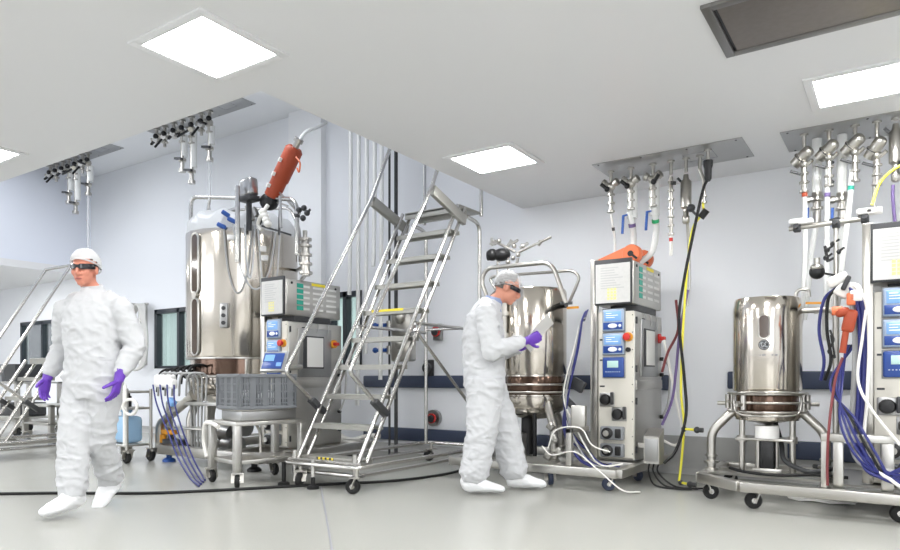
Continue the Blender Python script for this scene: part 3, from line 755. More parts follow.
# orange heater jacket on a tilted filter, with steel tip and cord
a, b = P(272, 196, Y=5.0), P(294, 150, Y=5.0); ax = (b-a).normalized()
g = G(); L = (b-a).length; g.lathe([(.06, -.02), (.085, .0), (.085, L*.35), (.095, L*.37), (.095, L), (.07, L+.03)], a, 22, ax); ht = obj('heater_jacket', g, 'orange', t)
ht['label'] = 'orange heater jacket'
side = ax.cross(V((0, 1, 0))).normalized()
g = G(); g.cyl(a+ax*(L+.02), a+ax*(L+.09), .035); g.cyl(a+ax*(L+.09), a+ax*(L+.13), .05); obj('heater_tip', g, 'tube_steel', ht)
g = G()
for f in (.15, .4, .7): q = a+ax*L*f; g.bar(q-V((0, .1, 0)), q+ax*.04-V((0, .1, 0)), .06, .02); g.ball(q+side*.1, .025, n=8)
obj('buckle', g, 'white_plastic', ht)
g = G(); g.ball(a-ax*.07, .1, (1.1, 1, .95)); g.cyl(a-ax*.1, a-ax*.02, .075); g.tube([a-ax*.12, P(262, 214, Y=5.0), P(260, 222, Y=5.0), P(258, 226, Y=5.0)], .02, 8, 0, 5); obj('heater_base', g, 'black_plastic', t)
g = G(); g.bar(a+ax*.1+side*.12, P(300, 214, Y=5.0), .018, .018); g.bar(a-ax*.05, P(288, 206, Y=5.05), .018, .018); obj('heater_bracket', g, 'tube_steel', t)
g = G(); g.tube([a+ax*(L+.12), P(299, 141, Y=5.0), P(306, 132, Y=5.2), P(318, 127, Y=5.6), P(326, 123, Y=6.2)], .02, 8, 0, 7); obj('heater_hose', g, 'hose', t)
g = G(); g.tube([P(268, 205, Y=4.9), P(262, 214, Y=4.85), P(258, 224, Y=4.9), P(262, 230, Y=4.9)], .022, 8, 0, 6)
for k in range(4): g.ball(P(263+k*1.6, 212+k*4, Y=4.85), .045, (1, 1, .8), n=10)
obj('filter_chain', g, 'cable_white', t)
g = G(); g.bar(P(262, 226, Y=4.9), P(291, 235, Y=5.0), .02, .02); g.cyl(P(279, 235, Y=4.9), P(280, 206, Y=4.9), .012); obj('filter_bracket', g, 'dark_grey', t)
g = G(); g.tube([P(296, 157, Y=4.93), P(300, 163, Y=4.93), P(299, 172, Y=4.93), P(297, 168, Y=4.93)], .009, 6, 0, 5); obj('heater_strap', g, 'orange_soft', t)
# skid
x0, x1, y0, y1 = -6.76, -5.1, 4.4, 6.0
g = G()
for a, b in (((x0, y0), (x1, y0)), ((x0, y1), (x1, y1)), ((x0, y0), (x0, y1)), ((x1, y0), (x1, y1)), ((-5.7, y0), (-5.7, y1)), ((-7.1, y1), (x0, y0))): g.bar((*a, .14), (*b, .14), .1, .1, bev=.008)
obj('skid_frame', g, 'tube_steel', t)
for x, y in ((-6.7, 4.46), (-5.3, 4.46), (-6.7, 5.9), (-5.3, 5.9)):
    g = G(); g.lathe([(.07, 0), (.07, .02), (.05, .04), (.03, .045), (.03, .1)], (x, y, 0), 20); obj('foot', g, 'blue' if x < -6 and y < 5 else 'black_rubber', t)
for a in (-58, 40, 125, 215):
    d = rot2(n, a); g = G(); q = tc+d*(tr*.75); q2 = tc+d*(tr+.03)
    g.tube([q+V((0, 0, .8)), q2+V((0, 0, .5)), q2+V((0, 0, .18))], .045, 14, .1); obj('leg', g, 'tube_steel', t)
# inclined drain pipe, valve and stirrer drive under the dish
g = G(); a, b, c = P(193, 396, Y=4.6), P(160, 424, Y=4.55), P(160, 447, Y=4.55); g.tube([a, b, c], .05, 14, .06); g.cyl(a, a+(a-b).normalized()*.03, .07); obj('drain_pipe', g, 'tube_steel', t)
g = G()
for px, py, r in ((225, 432, .12), (238, 426, .1), (228, 445, .13)): g.cyl(P(px, py, Y=5.1), P(px+9, py+2, Y=5.1), r)
obj('drive_gearbox', g, 'panel_steel', t)
g = G(); g.bx(-6.9, -5.9, 4.55, 4.62, .62, .66, .006); g.bx(-6.9, -6.86, 4.55, 4.62, .19, .64, .004); g.bx(-6.2, -6.16, 4.55, 4.62, .19, .64, .004); g.bx(-6.85, -6.2, 4.5, 4.7, .36, .38, .004); obj('skid_shelf', g, 'cabinet_steel', t)
g = G(); g.box(P(165, 438, Y=4.6), (.16, .16, .1), None, .01); g.box(P(170, 432, Y=4.55), (.2, .1, .05), None, .01); obj('valve_actuator', g, 'amber', t)['label'] = 'yellow valve actuator'
g = G(); g.box(P(178, 445, Y=4.6), (.3, .2, .14), None, .01); g.cyl(P(165, 447, Y=4.5), P(190, 449, Y=4.5), .035); obj('valve_body', g, 'dark_grey', t)
# looped sampling lines on the left, blue leads to the floor
g = G()
for i in range(6):
    g.tube([P(157+i*6, 392-i*2, Y=4.5), P(159+i*6, 376-i, Y=4.5), P(165+i*6, 370-i, Y=4.55), P(176+i*6, 371-i, Y=4.7), P(186+i*4, 378-i, Y=4.8)], .014, 7, 0, 6)
obj('sampling_line', g, 'black_rubber', t)
g = G()
for i in range(5): g.tube([P(158+i*7, 396, Y=4.45), P(160+i*7, 376, Y=4.45), P(170+i*7, 373, Y=4.5), P(186+i*5, 376, Y=4.6), P(190+i*4, 392, Y=4.6), P(192+i*3, 450, Y=4.6)], .012, 7, 0, 6)
obj('sampling_line', g, 'cable_grey', t)
for i in range(4):
    g = G(); g.tube([P(153+i*7, 385, Y=4.3), P(157+i*6, 405, Y=4.2), P(168+i*5, 432, Y=4.12), P(178+i*5, 458, Y=4.0), P(190+i*4, 478-i, Z=.014), P(199+i*2, 486-2*i, Z=.014)], .0085, 7, 0, 7); obj('cable', g, 'cable_blue', t)
g = G(); g.box(P(165, 381, Y=4.4), (.3, .1, .14), None, .03); g.box(P(171, 384, Y=4.35), (.14, .08, .1), None, .02); obj('tubing_pack', g, 'white_plastic', t)
g = G(); g.box(P(172, 402, Y=4.3), (.1, .06, .06), Matrix.Rotation(.6, 3, 'Y'), .01); obj('tube_clip', g, 'screen_blue', t)
# ------------------------------------------------------------------ rolling ladders
def ladder(name, label, x0, x1, treads, plat, base, rear_y, rail, brace=True, dark=(), tall=True):
    """treads: (Y, Z) front edges from the bottom; rail: rises parallel to the stringers"""
    yb, zb_ = base
    t = thing(name, label, 'rolling ladder', ((x0+x1)/2, (yb+rear_y)/2, 0))
    sl = (treads[-1][1]-treads[0][1])/(treads[-1][0]-treads[0][0])
    ytop, ztop = plat
    for x, s in ((x0, -1), (x1, 1)):
        g = G(); xx = x
        g.tube([(xx, yb, zb_), (xx, ytop-.04, ztop-.02+0)], .019, 10); obj('stringer', g, 'rail_steel', t)
        g = G(); g.tube([(xx, yb+.11, zb_), (xx, ytop+.09, ztop-.02)], .019, 10); obj('stringer', g, 'rail_steel', t)
    for i, (y, z) in enumerate(treads):
        g = G(); g.bx(x0+.01, x1-.01, y, y+.17, z-.012, z, .003); g.bx(x0+.01, x1-.01, y, y+.012, z-.045, z-.01); g.bx(x0+.01, x1-.01, y+.16, y+.17, z-.04, z-.01)
        tr_ = obj('tread', g, 'tread_steel', t)
        if i in dark:
            if i == 0:
                g = G()
                xs = x0+.2
                for k in range(6):
                    pass
                g.bx(xs, xs+.2, y-.002, y+.002, z-.042, z-.004); st = obj('warning_strip', g, 'black_plastic', tr_, smooth=False)
                st['label'] = 'black and yellow warning strip'
                g = G()
                for k in range(4): a = xs+.012+k*.05; g.rings([[V((a, y-.0035, z-.042)), V((a+.024, y-.0035, z-.042)), V((a+.036, y-.0035, z-.004)), V((a+.012, y-.0035, z-.004))], [V((a, y-.001, z-.042)), V((a+.024, y-.001, z-.042)), V((a+.036, y-.001, z-.004)), V((a+.012, y-.001, z-.004))]])
                obj('warning_stripe', g, 'yellow', tr_, smooth=False)
            else:
                g = G(); g.bx(x0+.12, x0+.5, y-.003, y+.06, z-.02, z+.003); obj('warning_strip', g, 'yellow', tr_, smooth=False)['label'] = 'yellow warning strip'
    g = G(); g.bx(x0, x1, ytop-.0, rear_y, ztop-.03, ztop, .004); g.bx(x0, x1, ytop, ytop+.015, ztop-.07, ztop-.01); g.bx(x0+.1, x1, ytop+.1, ytop+.13, ztop-.1, ztop-.03)
    obj('platform', g, 'tread_steel', t)
    (ra, za), (rb, zb), zr = rail   # rail start, end of slope, rear join (Y, Z)
    for x in (x0-.02, x1+.02):
        g = G()
        g.tube([(x, ra+.42, za-.33), (x, ra, za), (x, rb, zb), (x, rb+.36, zb+.72), (x, rear_y, zb+.78), (x, rear_y, ztop-.05)] if tall else [(x, ra+.42, za-.33), (x, ra, za), (x, rb, zb)], .018, 10, .05); obj('hand_rail', g, 'rail_steel', t)
        g = G(); g.bar((x, ra+.3, za-.24), (x, ra+.46, za-.36), .07, .05, bev=.005); obj('rail_clamp', g, 'dark_grey', t)
        if not tall: continue
        g = G(); g.bar((x, rb+.02, zb-.02), (x, zr[0], zr[1]), .045, .1, bev=.004); obj('rail_bracket', g, 'tread_steel', t)
    if not tall:
        g = G(); g.tube([(x0-.02, rb, zb), (x1+.02, rb, zb)], .018, 10); obj('top_rail', g, 'rail_steel', t)
    # base frame, rear posts, braces
    g = G(); z = .2
    g.tube([(x0-.06, yb-.1, z), (x1+.08, yb-.1, z), (x1+.08, rear_y+.1, z), (x0-.06, rear_y+.1, z)], .02, 10, .09, closed=True)
    g.tube([(x0, yb-.02, .1), (x0, yb-.02, z+.1)], .02); g.tube([(x1, yb-.02, .1), (x1, yb-.02, z+.1)], .02); g.tube([(x0, yb, .12), (x1, yb, .12)], .018); g.tube([(x1, yb, .12), (x1, rear_y, .12)], .018); g.tube([(x0, yb, .12), (x0, rear_y, .12)], .018)
    g.tube([(x0+.3, yb-.1, .1), (x0+.3, yb-.1, .24)], .02); g.bar((x0-.06, yb, .22), (x1+.08, yb, .22), .08, .03); obj('base_frame', g, 'rail_steel', t)
    for x in (x0, x1):
        g = G(); g.tube([(x, rear_y-.25, ztop-.1), (x, rear_y, ztop-.13), (x, rear_y, .2)], .02, 10, .1); obj('rear_post', g, 'rail_steel', t)
    if brace:
        g = G(); g.tube([(x0, rear_y, 1.45), (x1+.0, rear_y, 1.45)], .015); obj('cross_brace', g, 'rail_steel', t)
        g = G(); g.tube([(x1, treads[4][0]+.1, 1.36), (x1, rear_y, .5)], .015); obj('cross_brace', g, 'rail_steel', t)
        g = G(); g.tube([(x1, treads[4][0]+.1, 1.42), (x1, rear_y, 1.42)], .016); obj('cross_brace', g, 'rail_steel', t)
        g = G(); g.tube([(x0, treads[4][0]+.1, 1.42), (x0, rear_y, 1.42)], .016); obj('cross_brace', g, 'rail_steel', t)
    for x, y, a in ((x1+.05, yb-.1, .4), (x0+.12, yb-.08, 2.0), (x1+.02, rear_y+.05, 1), (x0, rear_y+.05, 1)): caster(t, x, y, .2, .06, a)
    for x in (x0-.05, x0+.3): 
        g = G(); g.lathe([(.05, .0), (.05, .02), (.035, .03), (.018, .035), (.018, .2)], (x, yb-.1, 0), 16); obj('foot_pad', g, 'black_rubber', t)
    return t
tz = [(4.16, .25), (4.30, .52), (4.47, .775), (4.64, 1.04), (4.81, 1.30), (4.98, 1.57), (5.15, 1.84), (5.33, 2.12), (5.50, 2.39)]
ladder('rolling_ladder', 'tall steel rolling ladder between the tallest bioreactor and the reading man', -4.35, -3.66, tz, (5.66, 2.66), (4.12, .2), 6.04, ((4.01, .97), (5.14, 2.70), (5.72, 2.5)), dark=(0, 5))
tz2 = [(3.46, .24), (3.6, .47), (3.74, .7), (3.88, .93)]
ladder('rolling_ladder', 'short steel rolling ladder behind the walking person, at the left edge', -8.9, -8.33, tz2, (4.02, 1.16), (3.4, .2), 4.5, ((3.4, .9), (4.22, 2.28), (4.3, 2.1)), brace=False, tall=False)

# ------------------------------------------------------------------ cart with the grey crate
A = V((-4.61, 3.70, 0)); ux = V((-.98, .2, 0)).normalized(); uy = V((-ux.y, ux.x, 0))*-1
uy = V((.2, .98, 0)).normalized()
Mc = Matrix(((ux.x, uy.x, 0, A.x), (ux.y, uy.y, 0, A.y), (0, 0, 1, 0), (0, 0, 0, 1)))   # local: x along the short left side, y along the long side
def cw(x, y, z=0): return Mc @ V((x, y, z))
w, L = .46, .62
t = thing('utility_cart', 'low steel cart carrying the grey plastic crate, in front of the tallest bioreactor', 'cart', cw(w/2, L/2), math.atan2(ux.y, ux.x))
z = .55
g = G(Mc); g.bx(-.02, w+.02, -.02, L+.02, z-.035, z, .004); obj('shelf', g, 'cabinet_steel', t)
g = G(Mc); g.bx(0, w, 0, L, .19, .225, .004); obj('shelf', g, 'cabinet_steel', t)
for x, y in ((0, 0), (w, 0), (0, L), (w, L)):
    g = G(Mc); g.bx(x-.03, x+.03, y-.03, y+.03, .13, .52, .005); obj('leg', g, 'cabinet_steel', t)
    q = cw(x, y); caster(t, q.x, q.y, .14, .055, 2.4+x)
g = G(Mc); g.tube([(w+.05, .0, .2), (w+.06, .0, .42), (w+.04, .12, .56), (w+.04, .4, .56), (w+.06, .5, .42), (w+.05, .5, .2)], .014, 8, .06); obj('push_handle', g, 'tube_steel', t)
g = G(Mc); g.tube([(w+.04, -.03, .22), (w+.1, -.03, .36), (w+.08, -.03, .5), (w-.04, -.04, .53), (w-.2, -.04, .5)], .02, 10, 0, 8); obj('hose', g, 'cable_white', t)
tb = thing('shallow_tray', 'pinkish steel tray under the grey crate on the low cart', 'tray', cw(w/2, L/2, .55), math.atan2(ux.y, ux.x))
g = G(Mc); g.bx(.05, w-.05, .06, L-.02, .552, .64, .01); obj('body', g, 'panel_steel', tb)
g = G(Mc); g.bx(.03, w-.03, .04, L, .64, .648, .002); obj('lip', g, 'tube_steel', tb)
# crate with slotted sides
t = thing('plastic_crate', 'open grey plastic crate with slotted sides, on the low cart', 'crate', cw(w/2, L/2, .649), math.atan2(ux.y, ux.x))
z0, z1 = .65, .955; a0, a1, b0, b1 = .035, .41, .035, .57
g = G(Mc); g.bx(a0, a1, b0, b1, z0, z0+.015); g.bx(a0-.015, a1+.015, b0-.015, b1+.015, z0, z0+.03, .004)
for q in ((a0-.015, a1+.015, b0-.015, b0+.012), (a0-.015, a1+.015, b1-.012, b1+.015), (a0-.015, a0+.012, b0, b1), (a1-.012, a1+.015, b0, b1)): g.bx(*q, z1-.03, z1, .003)
obj('rim', g, 'crate_grey', t)
def slotted(axis, fixed, lo, hi):
    g = G(Mc); n = 22 if axis == 'y' else 16; s = (hi-lo)/n
    for i in range(n+1):
        c = lo+i*s; wd = .011 if i % 5 else .045
        if axis == 'y': g.bx(fixed-.006, fixed+.006, c-wd/2, c+wd/2, z0+.02, z1-.02)
        else: g.bx(c-wd/2, c+wd/2, fixed-.006, fixed+.006, z0+.02, z1-.02)
    for z in (z0+.05, z0+.09, z0+.15, z0+.22):
        if axis == 'y': g.bx(fixed-.005, fixed+.005, lo, hi, z-.006, z+.006)
        else: g.bx(lo, hi, fixed-.005, fixed+.005, z-.006, z+.006)
    return g
obj('side_panel', slotted('y', a0, b0, b1), 'crate_grey', t, smooth=False); obj('side_panel', slotted('y', a1, b0, b1), 'crate_grey', t, smooth=False)
obj('end_panel', slotted('x', b0, a0, a1), 'crate_grey', t, smooth=False); obj('end_panel', slotted('x', b1, a0, a1), 'crate_grey', t, smooth=False)
# bags in the crate
for i, (x, y) in enumerate(((.2, .17), (.24, .41))):
    g = G(Mc); g.ball((x, y, .742), .09, (1.0, 1.0, .6)); g.ball((x+.03, y+.03, .77), .06, (1, 1, .7)); o = obj('tubing_bag', g, 'film', None)
    tag(o, ('clear bag of tubing in the near end of the grey crate', 'clear bag of tubing in the far end of the grey crate')[i], 'bag')

# tilted touch terminal on an arm, between crate and cabinet
a = P(275, 362, Y=4.45)
t = thing('operator_terminal', 'tilted operator terminal with blue screen above the grey crate', 'terminal', (a.x, a.y+.1, a.z-.12))
Mt = Matrix.Translation(a) @ Matrix.Rotation(R(20), 4, 'Z') @ Matrix.Rotation(R(62), 4, 'X')
g = G(Mt); g.box((0, 0, 0), (.26, .22, .035), None, .008); obj('housing', g, 'panel_steel', t)
g = G(Mt); g.box((-.01, -.0, .02), (.21, .17, .008), None, .002); obj('keypad', g, 'screen_deep', t)
g = G(Mt); g.box((-.05, .03, .026), (.1, .07, .006)); g.box((.06, -.04, .026), (.05, .04, .006)); obj('screen', g, 'screen_blue', t, smooth=False)
g = G(); g.tube([a+V((0, .02, -.02)), a+V((.02, .16, -.06)), a+V((.02, .32, -.04))], .025, 10, .05); obj('arm', g, 'tube_steel', t)

# ------------------------------------------------------------------ left tubing cart
x0, x1, y0, y1 = -7.4, -6.92, 4.1, 4.38
t = thing('tubing_cart', 'tubing cart with white hose loop and a pale blue jug, left of the tallest bioreactor', 'cart', ((x0+x1)/2, (y0+y1)/2, 0))
g = G()
for z in (.2, .6, .78):
    g = G(); g.bx(x0, x1, y0, y1, z-.025, z, .004); obj('shelf', g, 'cabinet_steel', t)
for x, y in ((x0, y0), (x1, y0), (x0, y1), (x1, y1)):
    g = G(); g.tube([(x, y, .1), (x, y, .8)], .018, 10); obj('post', g, 'cabinet_steel', t); caster(t, x, y, .11, .065, .6+x)
g = G(); g.tube([(x1, y0-.02, .2), (x1, y0-.02, .72), (x1-.06, y0, .86), (x1-.2, y0+.03, .88)], .022, 10, 0, 4); g.tube([(x0-.02, y0, .75), (x0-.1, y0-.05, .6), (x0-.1, y0-.05, .4), (x0-.02, y0, .3)], .02, 8, 0, 6); obj('push_handle', g, 'white_paint', t)
g = G(); c = P(131, 407, Y=y0-.03); g.tube([c+V((.13*math.cos(a*.5), -.01, .08*math.sin(a*.5))) for a in range(12)], .016, 8, 0, 3, True); obj('hose_loop', g, 'cable_white', t)
g = G(); g.bx(x0+.08, x1-.08, y0+.03, y1-.03, .204, .5, .05); g.lathe([(.05, .5), (.05, .54), (.06, .545), (.06, .57)], ((x0+x1)/2, (y0+y1)/2, 0), 16); tag(obj('jug', g, 'jug_blue'), 'pale blue jug on the lowest shelf of the tubing cart', 'jug')
for i in range(3):
    g = G(); c = V((x0+.1+.12*i, y0+.1, .604)); g.cyl(c, c+V((0, 0, .12)), .035); g.cyl(c+V((0, 0, .12)), c+V((0, 0, .15)), .02)
    tag(obj('bottle', g, ('blue', 'white_plastic', 'black_plastic')[i]), '%s bottle on the middle shelf of the tubing cart' % ('blue', 'white', 'black')[i], 'bottle', 'bottles on the tubing cart')

# ------------------------------------------------------------------ trolleys far left
for i, (xa, xb, ya, yb, lab) in enumerate(((-12.6, -11.5, 5.0, 5.7, 'steel trolley with bins on top, beyond the short ladder'), (-10.4, -9.6, 4.6, 5.3, 'empty low steel trolley behind the walking person'))):
    t = thing('steel_trolley', lab, 'trolley', ((xa+xb)/2, (ya+yb)/2, 0))
    top = .86 if i == 0 else .55
    for z in (.3, top):
        g = G(); g.bx(xa, xb, ya, yb, z-.03, z, .005); obj('shelf', g, 'cabinet_steel', t)
    for x, y in ((xa+.03, ya+.03), (xb-.03, ya+.03), (xa+.03, yb-.03), (xb-.03, yb-.03)):
        g = G(); g.bx(x-.03, x+.03, y-.03, y+.03, .14, top); obj('post', g, 'tube_steel', t); caster(t, x, y, .15, .075, .3, 'black_rubber' if i == 0 else 'grey_plastic')
for i, (x, m_, lab) in enumerate(((-12.35, 'grey_plastic', 'grey bin at the left end of the steel trolley'), (-11.85, 'dark_grey', 'dark bin at the right end of the steel trolley'))):
    g = G(); y = 5.3; z = .862
    g.rings([[V((x+sx*.17, y+sy*.22, z)) for sx, sy in ((-1, -1), (1, -1), (1, 1), (-1, 1))], [V((x+sx*.22, y+sy*.26, z+.28)) for sx, sy in ((-1, -1), (1, -1), (1, 1), (-1, 1))], [V((x+sx*.2, y+sy*.24, z+.28)) for sx, sy in ((-1, -1), (1, -1), (1, 1), (-1, 1))], [V((x+sx*.16, y+sy*.2, z+.03)) for sx, sy in ((-1, -1), (1, -1), (1, 1), (-1, 1))]])
    tag(obj('bin', g, m_, smooth=False), lab, 'bin', 'bins on the trolley')
g = G(); g.bx(-12.3, -11.8, 5.1, 5.6, .302, .52, .02); tag(obj('storage_box', g, 'dark_grey'), 'dark box on the lower shelf of the steel trolley', 'box')

# hose hanger on the wall
a = P(140, 303, Y=6.55)
t = thing('hose_hanger', 'coiled pale hose hanging from a steel wall hanger left of the window', 'hose hanger', (a.x, 6.6, a.z-1.1))
g = G(); x = a.x; g.bx(x-.3, x+.15, 6.58, 6.62, a.z-.04, a.z, .005); g.bx(x-.12, x-.02, 6.66, 6.699, a.z-1.05, a.z, .004); g.bar((x-.07, 6.7, a.z-.02), (x-.07, 6.4, a.z-.02), .04, .03); g.cyl((x-.07, 6.6, a.z-1.05), (x-.07, 6.6, a.z), .03); obj('bracket', g, 'rail_steel', t)
for k in range(4):
    g = G(); g.tube([(x+.0+.03*k, 6.5+.02*k, a.z-.03), (x+.14+.03*k, 6.5, a.z-.3), (x+.2+.03*k, 6.5, a.z-.65), (x+.1+.03*k, 6.5, a.z-1.05), (x-.15, 6.5-.01*k, a.z-1.1), (x-.25-.02*k, 6.5, a.z-.7), (x-.2, 6.5+.02*k, a.z-.2)], .022, 8, 0, 6, True); obj('hose', g, 'paper_grey', t)

# ------------------------------------------------------------------ wall outlets seen through the ladder
for px, py, k in ((438, 332, 0), (429, 368, 1), (434, 418, 2)):
    c = P(px, py, Y=YW-.03); lab = ('steel wall outlet with a red cap, highest of the three behind the ladder', 'small black wall outlet just above the navy bumper rail', 'round wall outlet with a red ring between the two navy rails')[k]
    t = thing('wall_outlet', lab, 'wall outlet', (c.x, YW, c.z-.1))
    g = G()
    if k < 2: g.bx(c.x-.06, c.x+.06, YW-.06, YW-.001, c.z-.1, c.z+.1, .01)
    else: g.cyl((c.x, YW-.06, c.z), (c.x, YW-.001, c.z), .1, n=20)
    obj('housing', g, 'panel_steel' if k != 1 else 'black_plastic', t)
    g = G(); g.cyl((c.x+.02, YW-.06, c.z+.02), (c.x+.02, YW-.14, c.z-.01), .045); obj('socket', g, 'dark_grey', t)
    g = G(); g.lathe([(.03, 0), (.06, 0), (.06, .02), (.03, .02)], (c.x+.02, YW-.1, c.z), 18, (0, -1, 0)); obj('ring', g, 'red' if k != 1 else 'dark_grey', t)

# ------------------------------------------------------------------ ceiling service plates and their drops
def panel(x0, x1, y0, y1, z, label, name='ceiling_service_plate'):
    t = thing(name, label, 'ceiling service plate', ((x0+x1)/2, (y0+y1)/2, z-.008), 0, 'ceiling service plates')
    g = G(); g.bx(x0, x1, y0, y1, z-.008, z-.0004, .002); obj('cover', g, 'panel_steel', t)
    g = G(); xm = x1-.36; ym = (y0+y1)/2
    g.tube([(xm-.14, ym-.1, z-.009), (xm+.1, ym-.1, z-.009), (xm+.1, ym+.1, z-.009), (xm-.14, ym+.1, z-.009)], .0025, 5, closed=True); obj('hatch_outline', g, 'ink', t)
    for i in range(4):
        for y in (y0+.03, y1-.03):
            g = G(); g.cyl((x0+.05+(x1-x0-.1)*i/3, y, z-.012), (x0+.05+(x1-x0-.1)*i/3, y, z-.007), .008, n=8); obj('screw', g, 'dark_grey', t)
    return t
panel(-2.27, -1.03, 5.66, 6.2, ZL, 'steel ceiling service plate above the middle cabinet')
panel(-.77, .9, 5.72, 6.25, ZL, 'steel ceiling service plate at the right edge, hung with shiny valve heads')
panel(-9.4, -7.24, 5.72, 6.12, ZH, 'steel service plate in the high bay, nearer the tallest bioreactor')
panel(-12.45, -10.4, 5.72, 6.12, ZH, 'steel service plate in the high bay, far left above the walking person')
panel(-6.3, -4.2, 5.72, 6.12, ZH, 'steel service plate in the high bay above the rolling ladder')

def ferrules(g, p, dz, n, r):
    """a run of clamped ferrules hanging down from p"""
    pr = []
    for i in range(n):
        z = -dz*i
        pr += [(r*.6, z), (r*.6, z-dz*.45), (r, z-dz*.5), (r, z-dz*.7), (r*.6, z-dz*.75)]
    g.lathe([(a, b) for a, b in reversed(pr)], p, 14); return g
def drop(top, label, path, r, hose='hose', band=None, head='valve', big=0, group='hoses hanging from the ceiling service plates', lever=None, flip=1, stem=.12, extra=True):
    """a service drop: stem out of the ceiling, valve head, ferrules, then its hose"""
    t = thing('service_drop', label, 'service drop', top, 0, group)
    x, y, z = top
    g = G(); g.cyl((x, y, z), (x, y, z-stem), .014); g.lathe([(.03, -.012), (.03, 0)], (x, y, z), 16); obj('stem', g, 'tube_steel', t)
    g = G(); c = V((x, y, z-stem-.02))
    if head == 'shiny':
        d = V((.55*flip, -.25, .42)).normalized()
        c = c+V((0, 0, -.04)); k_ = .76
        g.lathe([(r__*k_, z__*k_) for r__, z__ in ((.03, -.13), (.055, -.125), (.06, -.06), (.07, -.055), (.07, -.035), (.058, -.03), (.058, .05), (.05, .075), (.03, .09), (.01, .095))], c, 22, d)
        vh = obj('valve_head', g, 'tube_steel', t)
        g = G(); g.lathe([(.052, -.037), (.055, -.037), (.055, -.03), (.052, -.03)], c, 22, d, cap=False); obj('valve_ring', g, 'dark_grey', vh)
        b = c+V((.0, 0, -.07)); g = G(); g.ball(b, .034, n=10); g.cyl(b+V((.02, 0, -.01)), b+V((.06, -.02, .02)), .014); ferrules(g, b+V((0, 0, -.03)), .07, 3, .034); obj('fitting', g, 'tube_steel', t)
        g = G(); g.bar(b+V((-.02, -.03, -.08)), b+V((-.09, -.05, -.05)), .02, .016); obj('lever', g, 'dark_grey', t)
    elif head == 'valve':
        for s, ln in ((-1, .085), (1, .075)):
            d = V((s*.8*flip, -.2, .45)).normalized()
            g.cyl(c-d*.02, c+d*ln*.6, .026); g.lathe([(.02, 0), (.036, .004), (.036, .035), (.026, .042)], c+d*ln*.6, 14, d)
        g.ball(c, .042, n=10); obj('valve_head', g, 'tube_steel', t)
        g = G(); g.cyl(c+V((-.02*flip, -.04, -.03)), c+V((-.07*flip, -.07, .02)), .016); g.ball(c+V((-.02*flip, -.05, -.03)), .025, n=8); obj('lever', g, 'black_plastic', t)
        g = G(); ferrules(g, c+V((0, 0, -.03)), .075, 3, .034); obj('fitting', g, 'tube_steel', t)
    elif head == 'pipe':
        g = G(); g.lathe([(.02, -.42), (.03, -.41), (.03, -.36), (.022, -.35), (.022, -.3), (.045, -.28), (.045, -.06), (.025, -.04), (.02, 0)], c, 18); obj('filter_housing', g, 'tube_steel', t)
        g = G(); g.ball(c+V((.05, -.03, -.3)), .035, n=8); g.bar(c+V((.04, -.03, -.3)), c+V((.09, -.03, -.36)), .03, .02); obj('lever', g, 'dark_grey', t)
        g = G(); g.bar(c+V((-.02, 0, -.08)), c+V((-.07, 0, -.02)), .02, .02); obj('lever', g, 'dark_grey', t)
    elif head == 'socket':
        g = G(); g.lathe([(.018, -.12), (.028, -.1), (.03, -.02), (.038, .01), (.038, .05)], c, 18); obj('socket', g, 'black_plastic', t)
    elif head == 'beads':
        g = G(); ferrules(g, c, .075, 7, .028); obj('fitting', g, 'tube_steel', t)
        g = G(); g.bar(c+V((.02, -.03, -.06)), c+V((.05, -.08, -.08)), .03, .03); obj('lever', g, 'black_plastic', t)
    elif head == 'none':
        g = G(); g.tube([(x, y, z-.04), (x-.0, y, z-stem), (x+.03, y, z-stem-.1), (x+.03, y, z-stem-.22)], .015, 8, 0, 4); ferrules(g, V((x+.03, y, z-stem-.2)), .05, 2, .028); obj('bent_pipe', g, 'tube_steel', t)
    if big:
        g = G(); g.cyl(c+V((-.005, .05, 0)), c+V((-.005, .05, -big)), .046, n=18); obj('wide_sleeve', g, 'hose', t)
    pts = [V(p) for p in path]
    g = G(); g.tube(pts, r, 9, 0, 6); ho = obj('hose', g, hose, t)
    if band:
        f = pts[0].lerp(pts[1], .6); d = (pts[1]-pts[0]).normalized()
        g = G(); g.cyl(f-d*.015, f+d*.015, r*1.15); obj('colour_band', g, band, ho)
    if lever:
        f = pts[0].lerp(pts[1], .3)
        g = G(); g.bar(f+V((-.06, -.03, .02)), f+V((-.07, -.03, -.14)), .014, .02); g.bar(f+V((-.01, -.02, .03)), f+V((-.07, -.03, .02)), .014, .014); obj('blue_lever', g, lever, t)
    return t
# panel above the middle cabinet
yq = 5.92
def top3(px): q = P(px, 150, Y=yq); return (q.x, yq, ZL-.009)
a = top3(611); drop(a, 'narrow white drop at the left end of the panel above the middle cabinet', [(a[0], yq, 2.42), (a[0], yq+.1, 2.2), (a[0]-.005, yq+.1, 1.985)], .012, band='dark_grey')
a = top3(631); drop(a, 'wide white drop with blue lever, left of the green-banded drop', [(a[0]-.01, yq, 2.42), (a[0]-.01, yq+.1, 2.22), (a[0]-.02, yq+.1, 1.965)], .028, band='cable_purple', lever='blue', big=.3)
a = top3(653); drop(a, 'wide white drop with a green band and blue lever above the middle cabinet', [(a[0]+.01, yq, 2.42), (a[0]+.0, yq+.1, 2.24), (a[0]-.04, yq+.1, 2.05), (-1.95, yq+.1, 1.965)], .028, band='green', lever='blue', big=.3, flip=-1)
a = top3(671); drop(a, 'beaded steel drop ending in a red cap above the middle cabinet', [(a[0], yq, 2.22), (a[0], yq, 2.05), (a[0], yq, 1.98)], .014, hose='cable_white', band='red', head='beads')
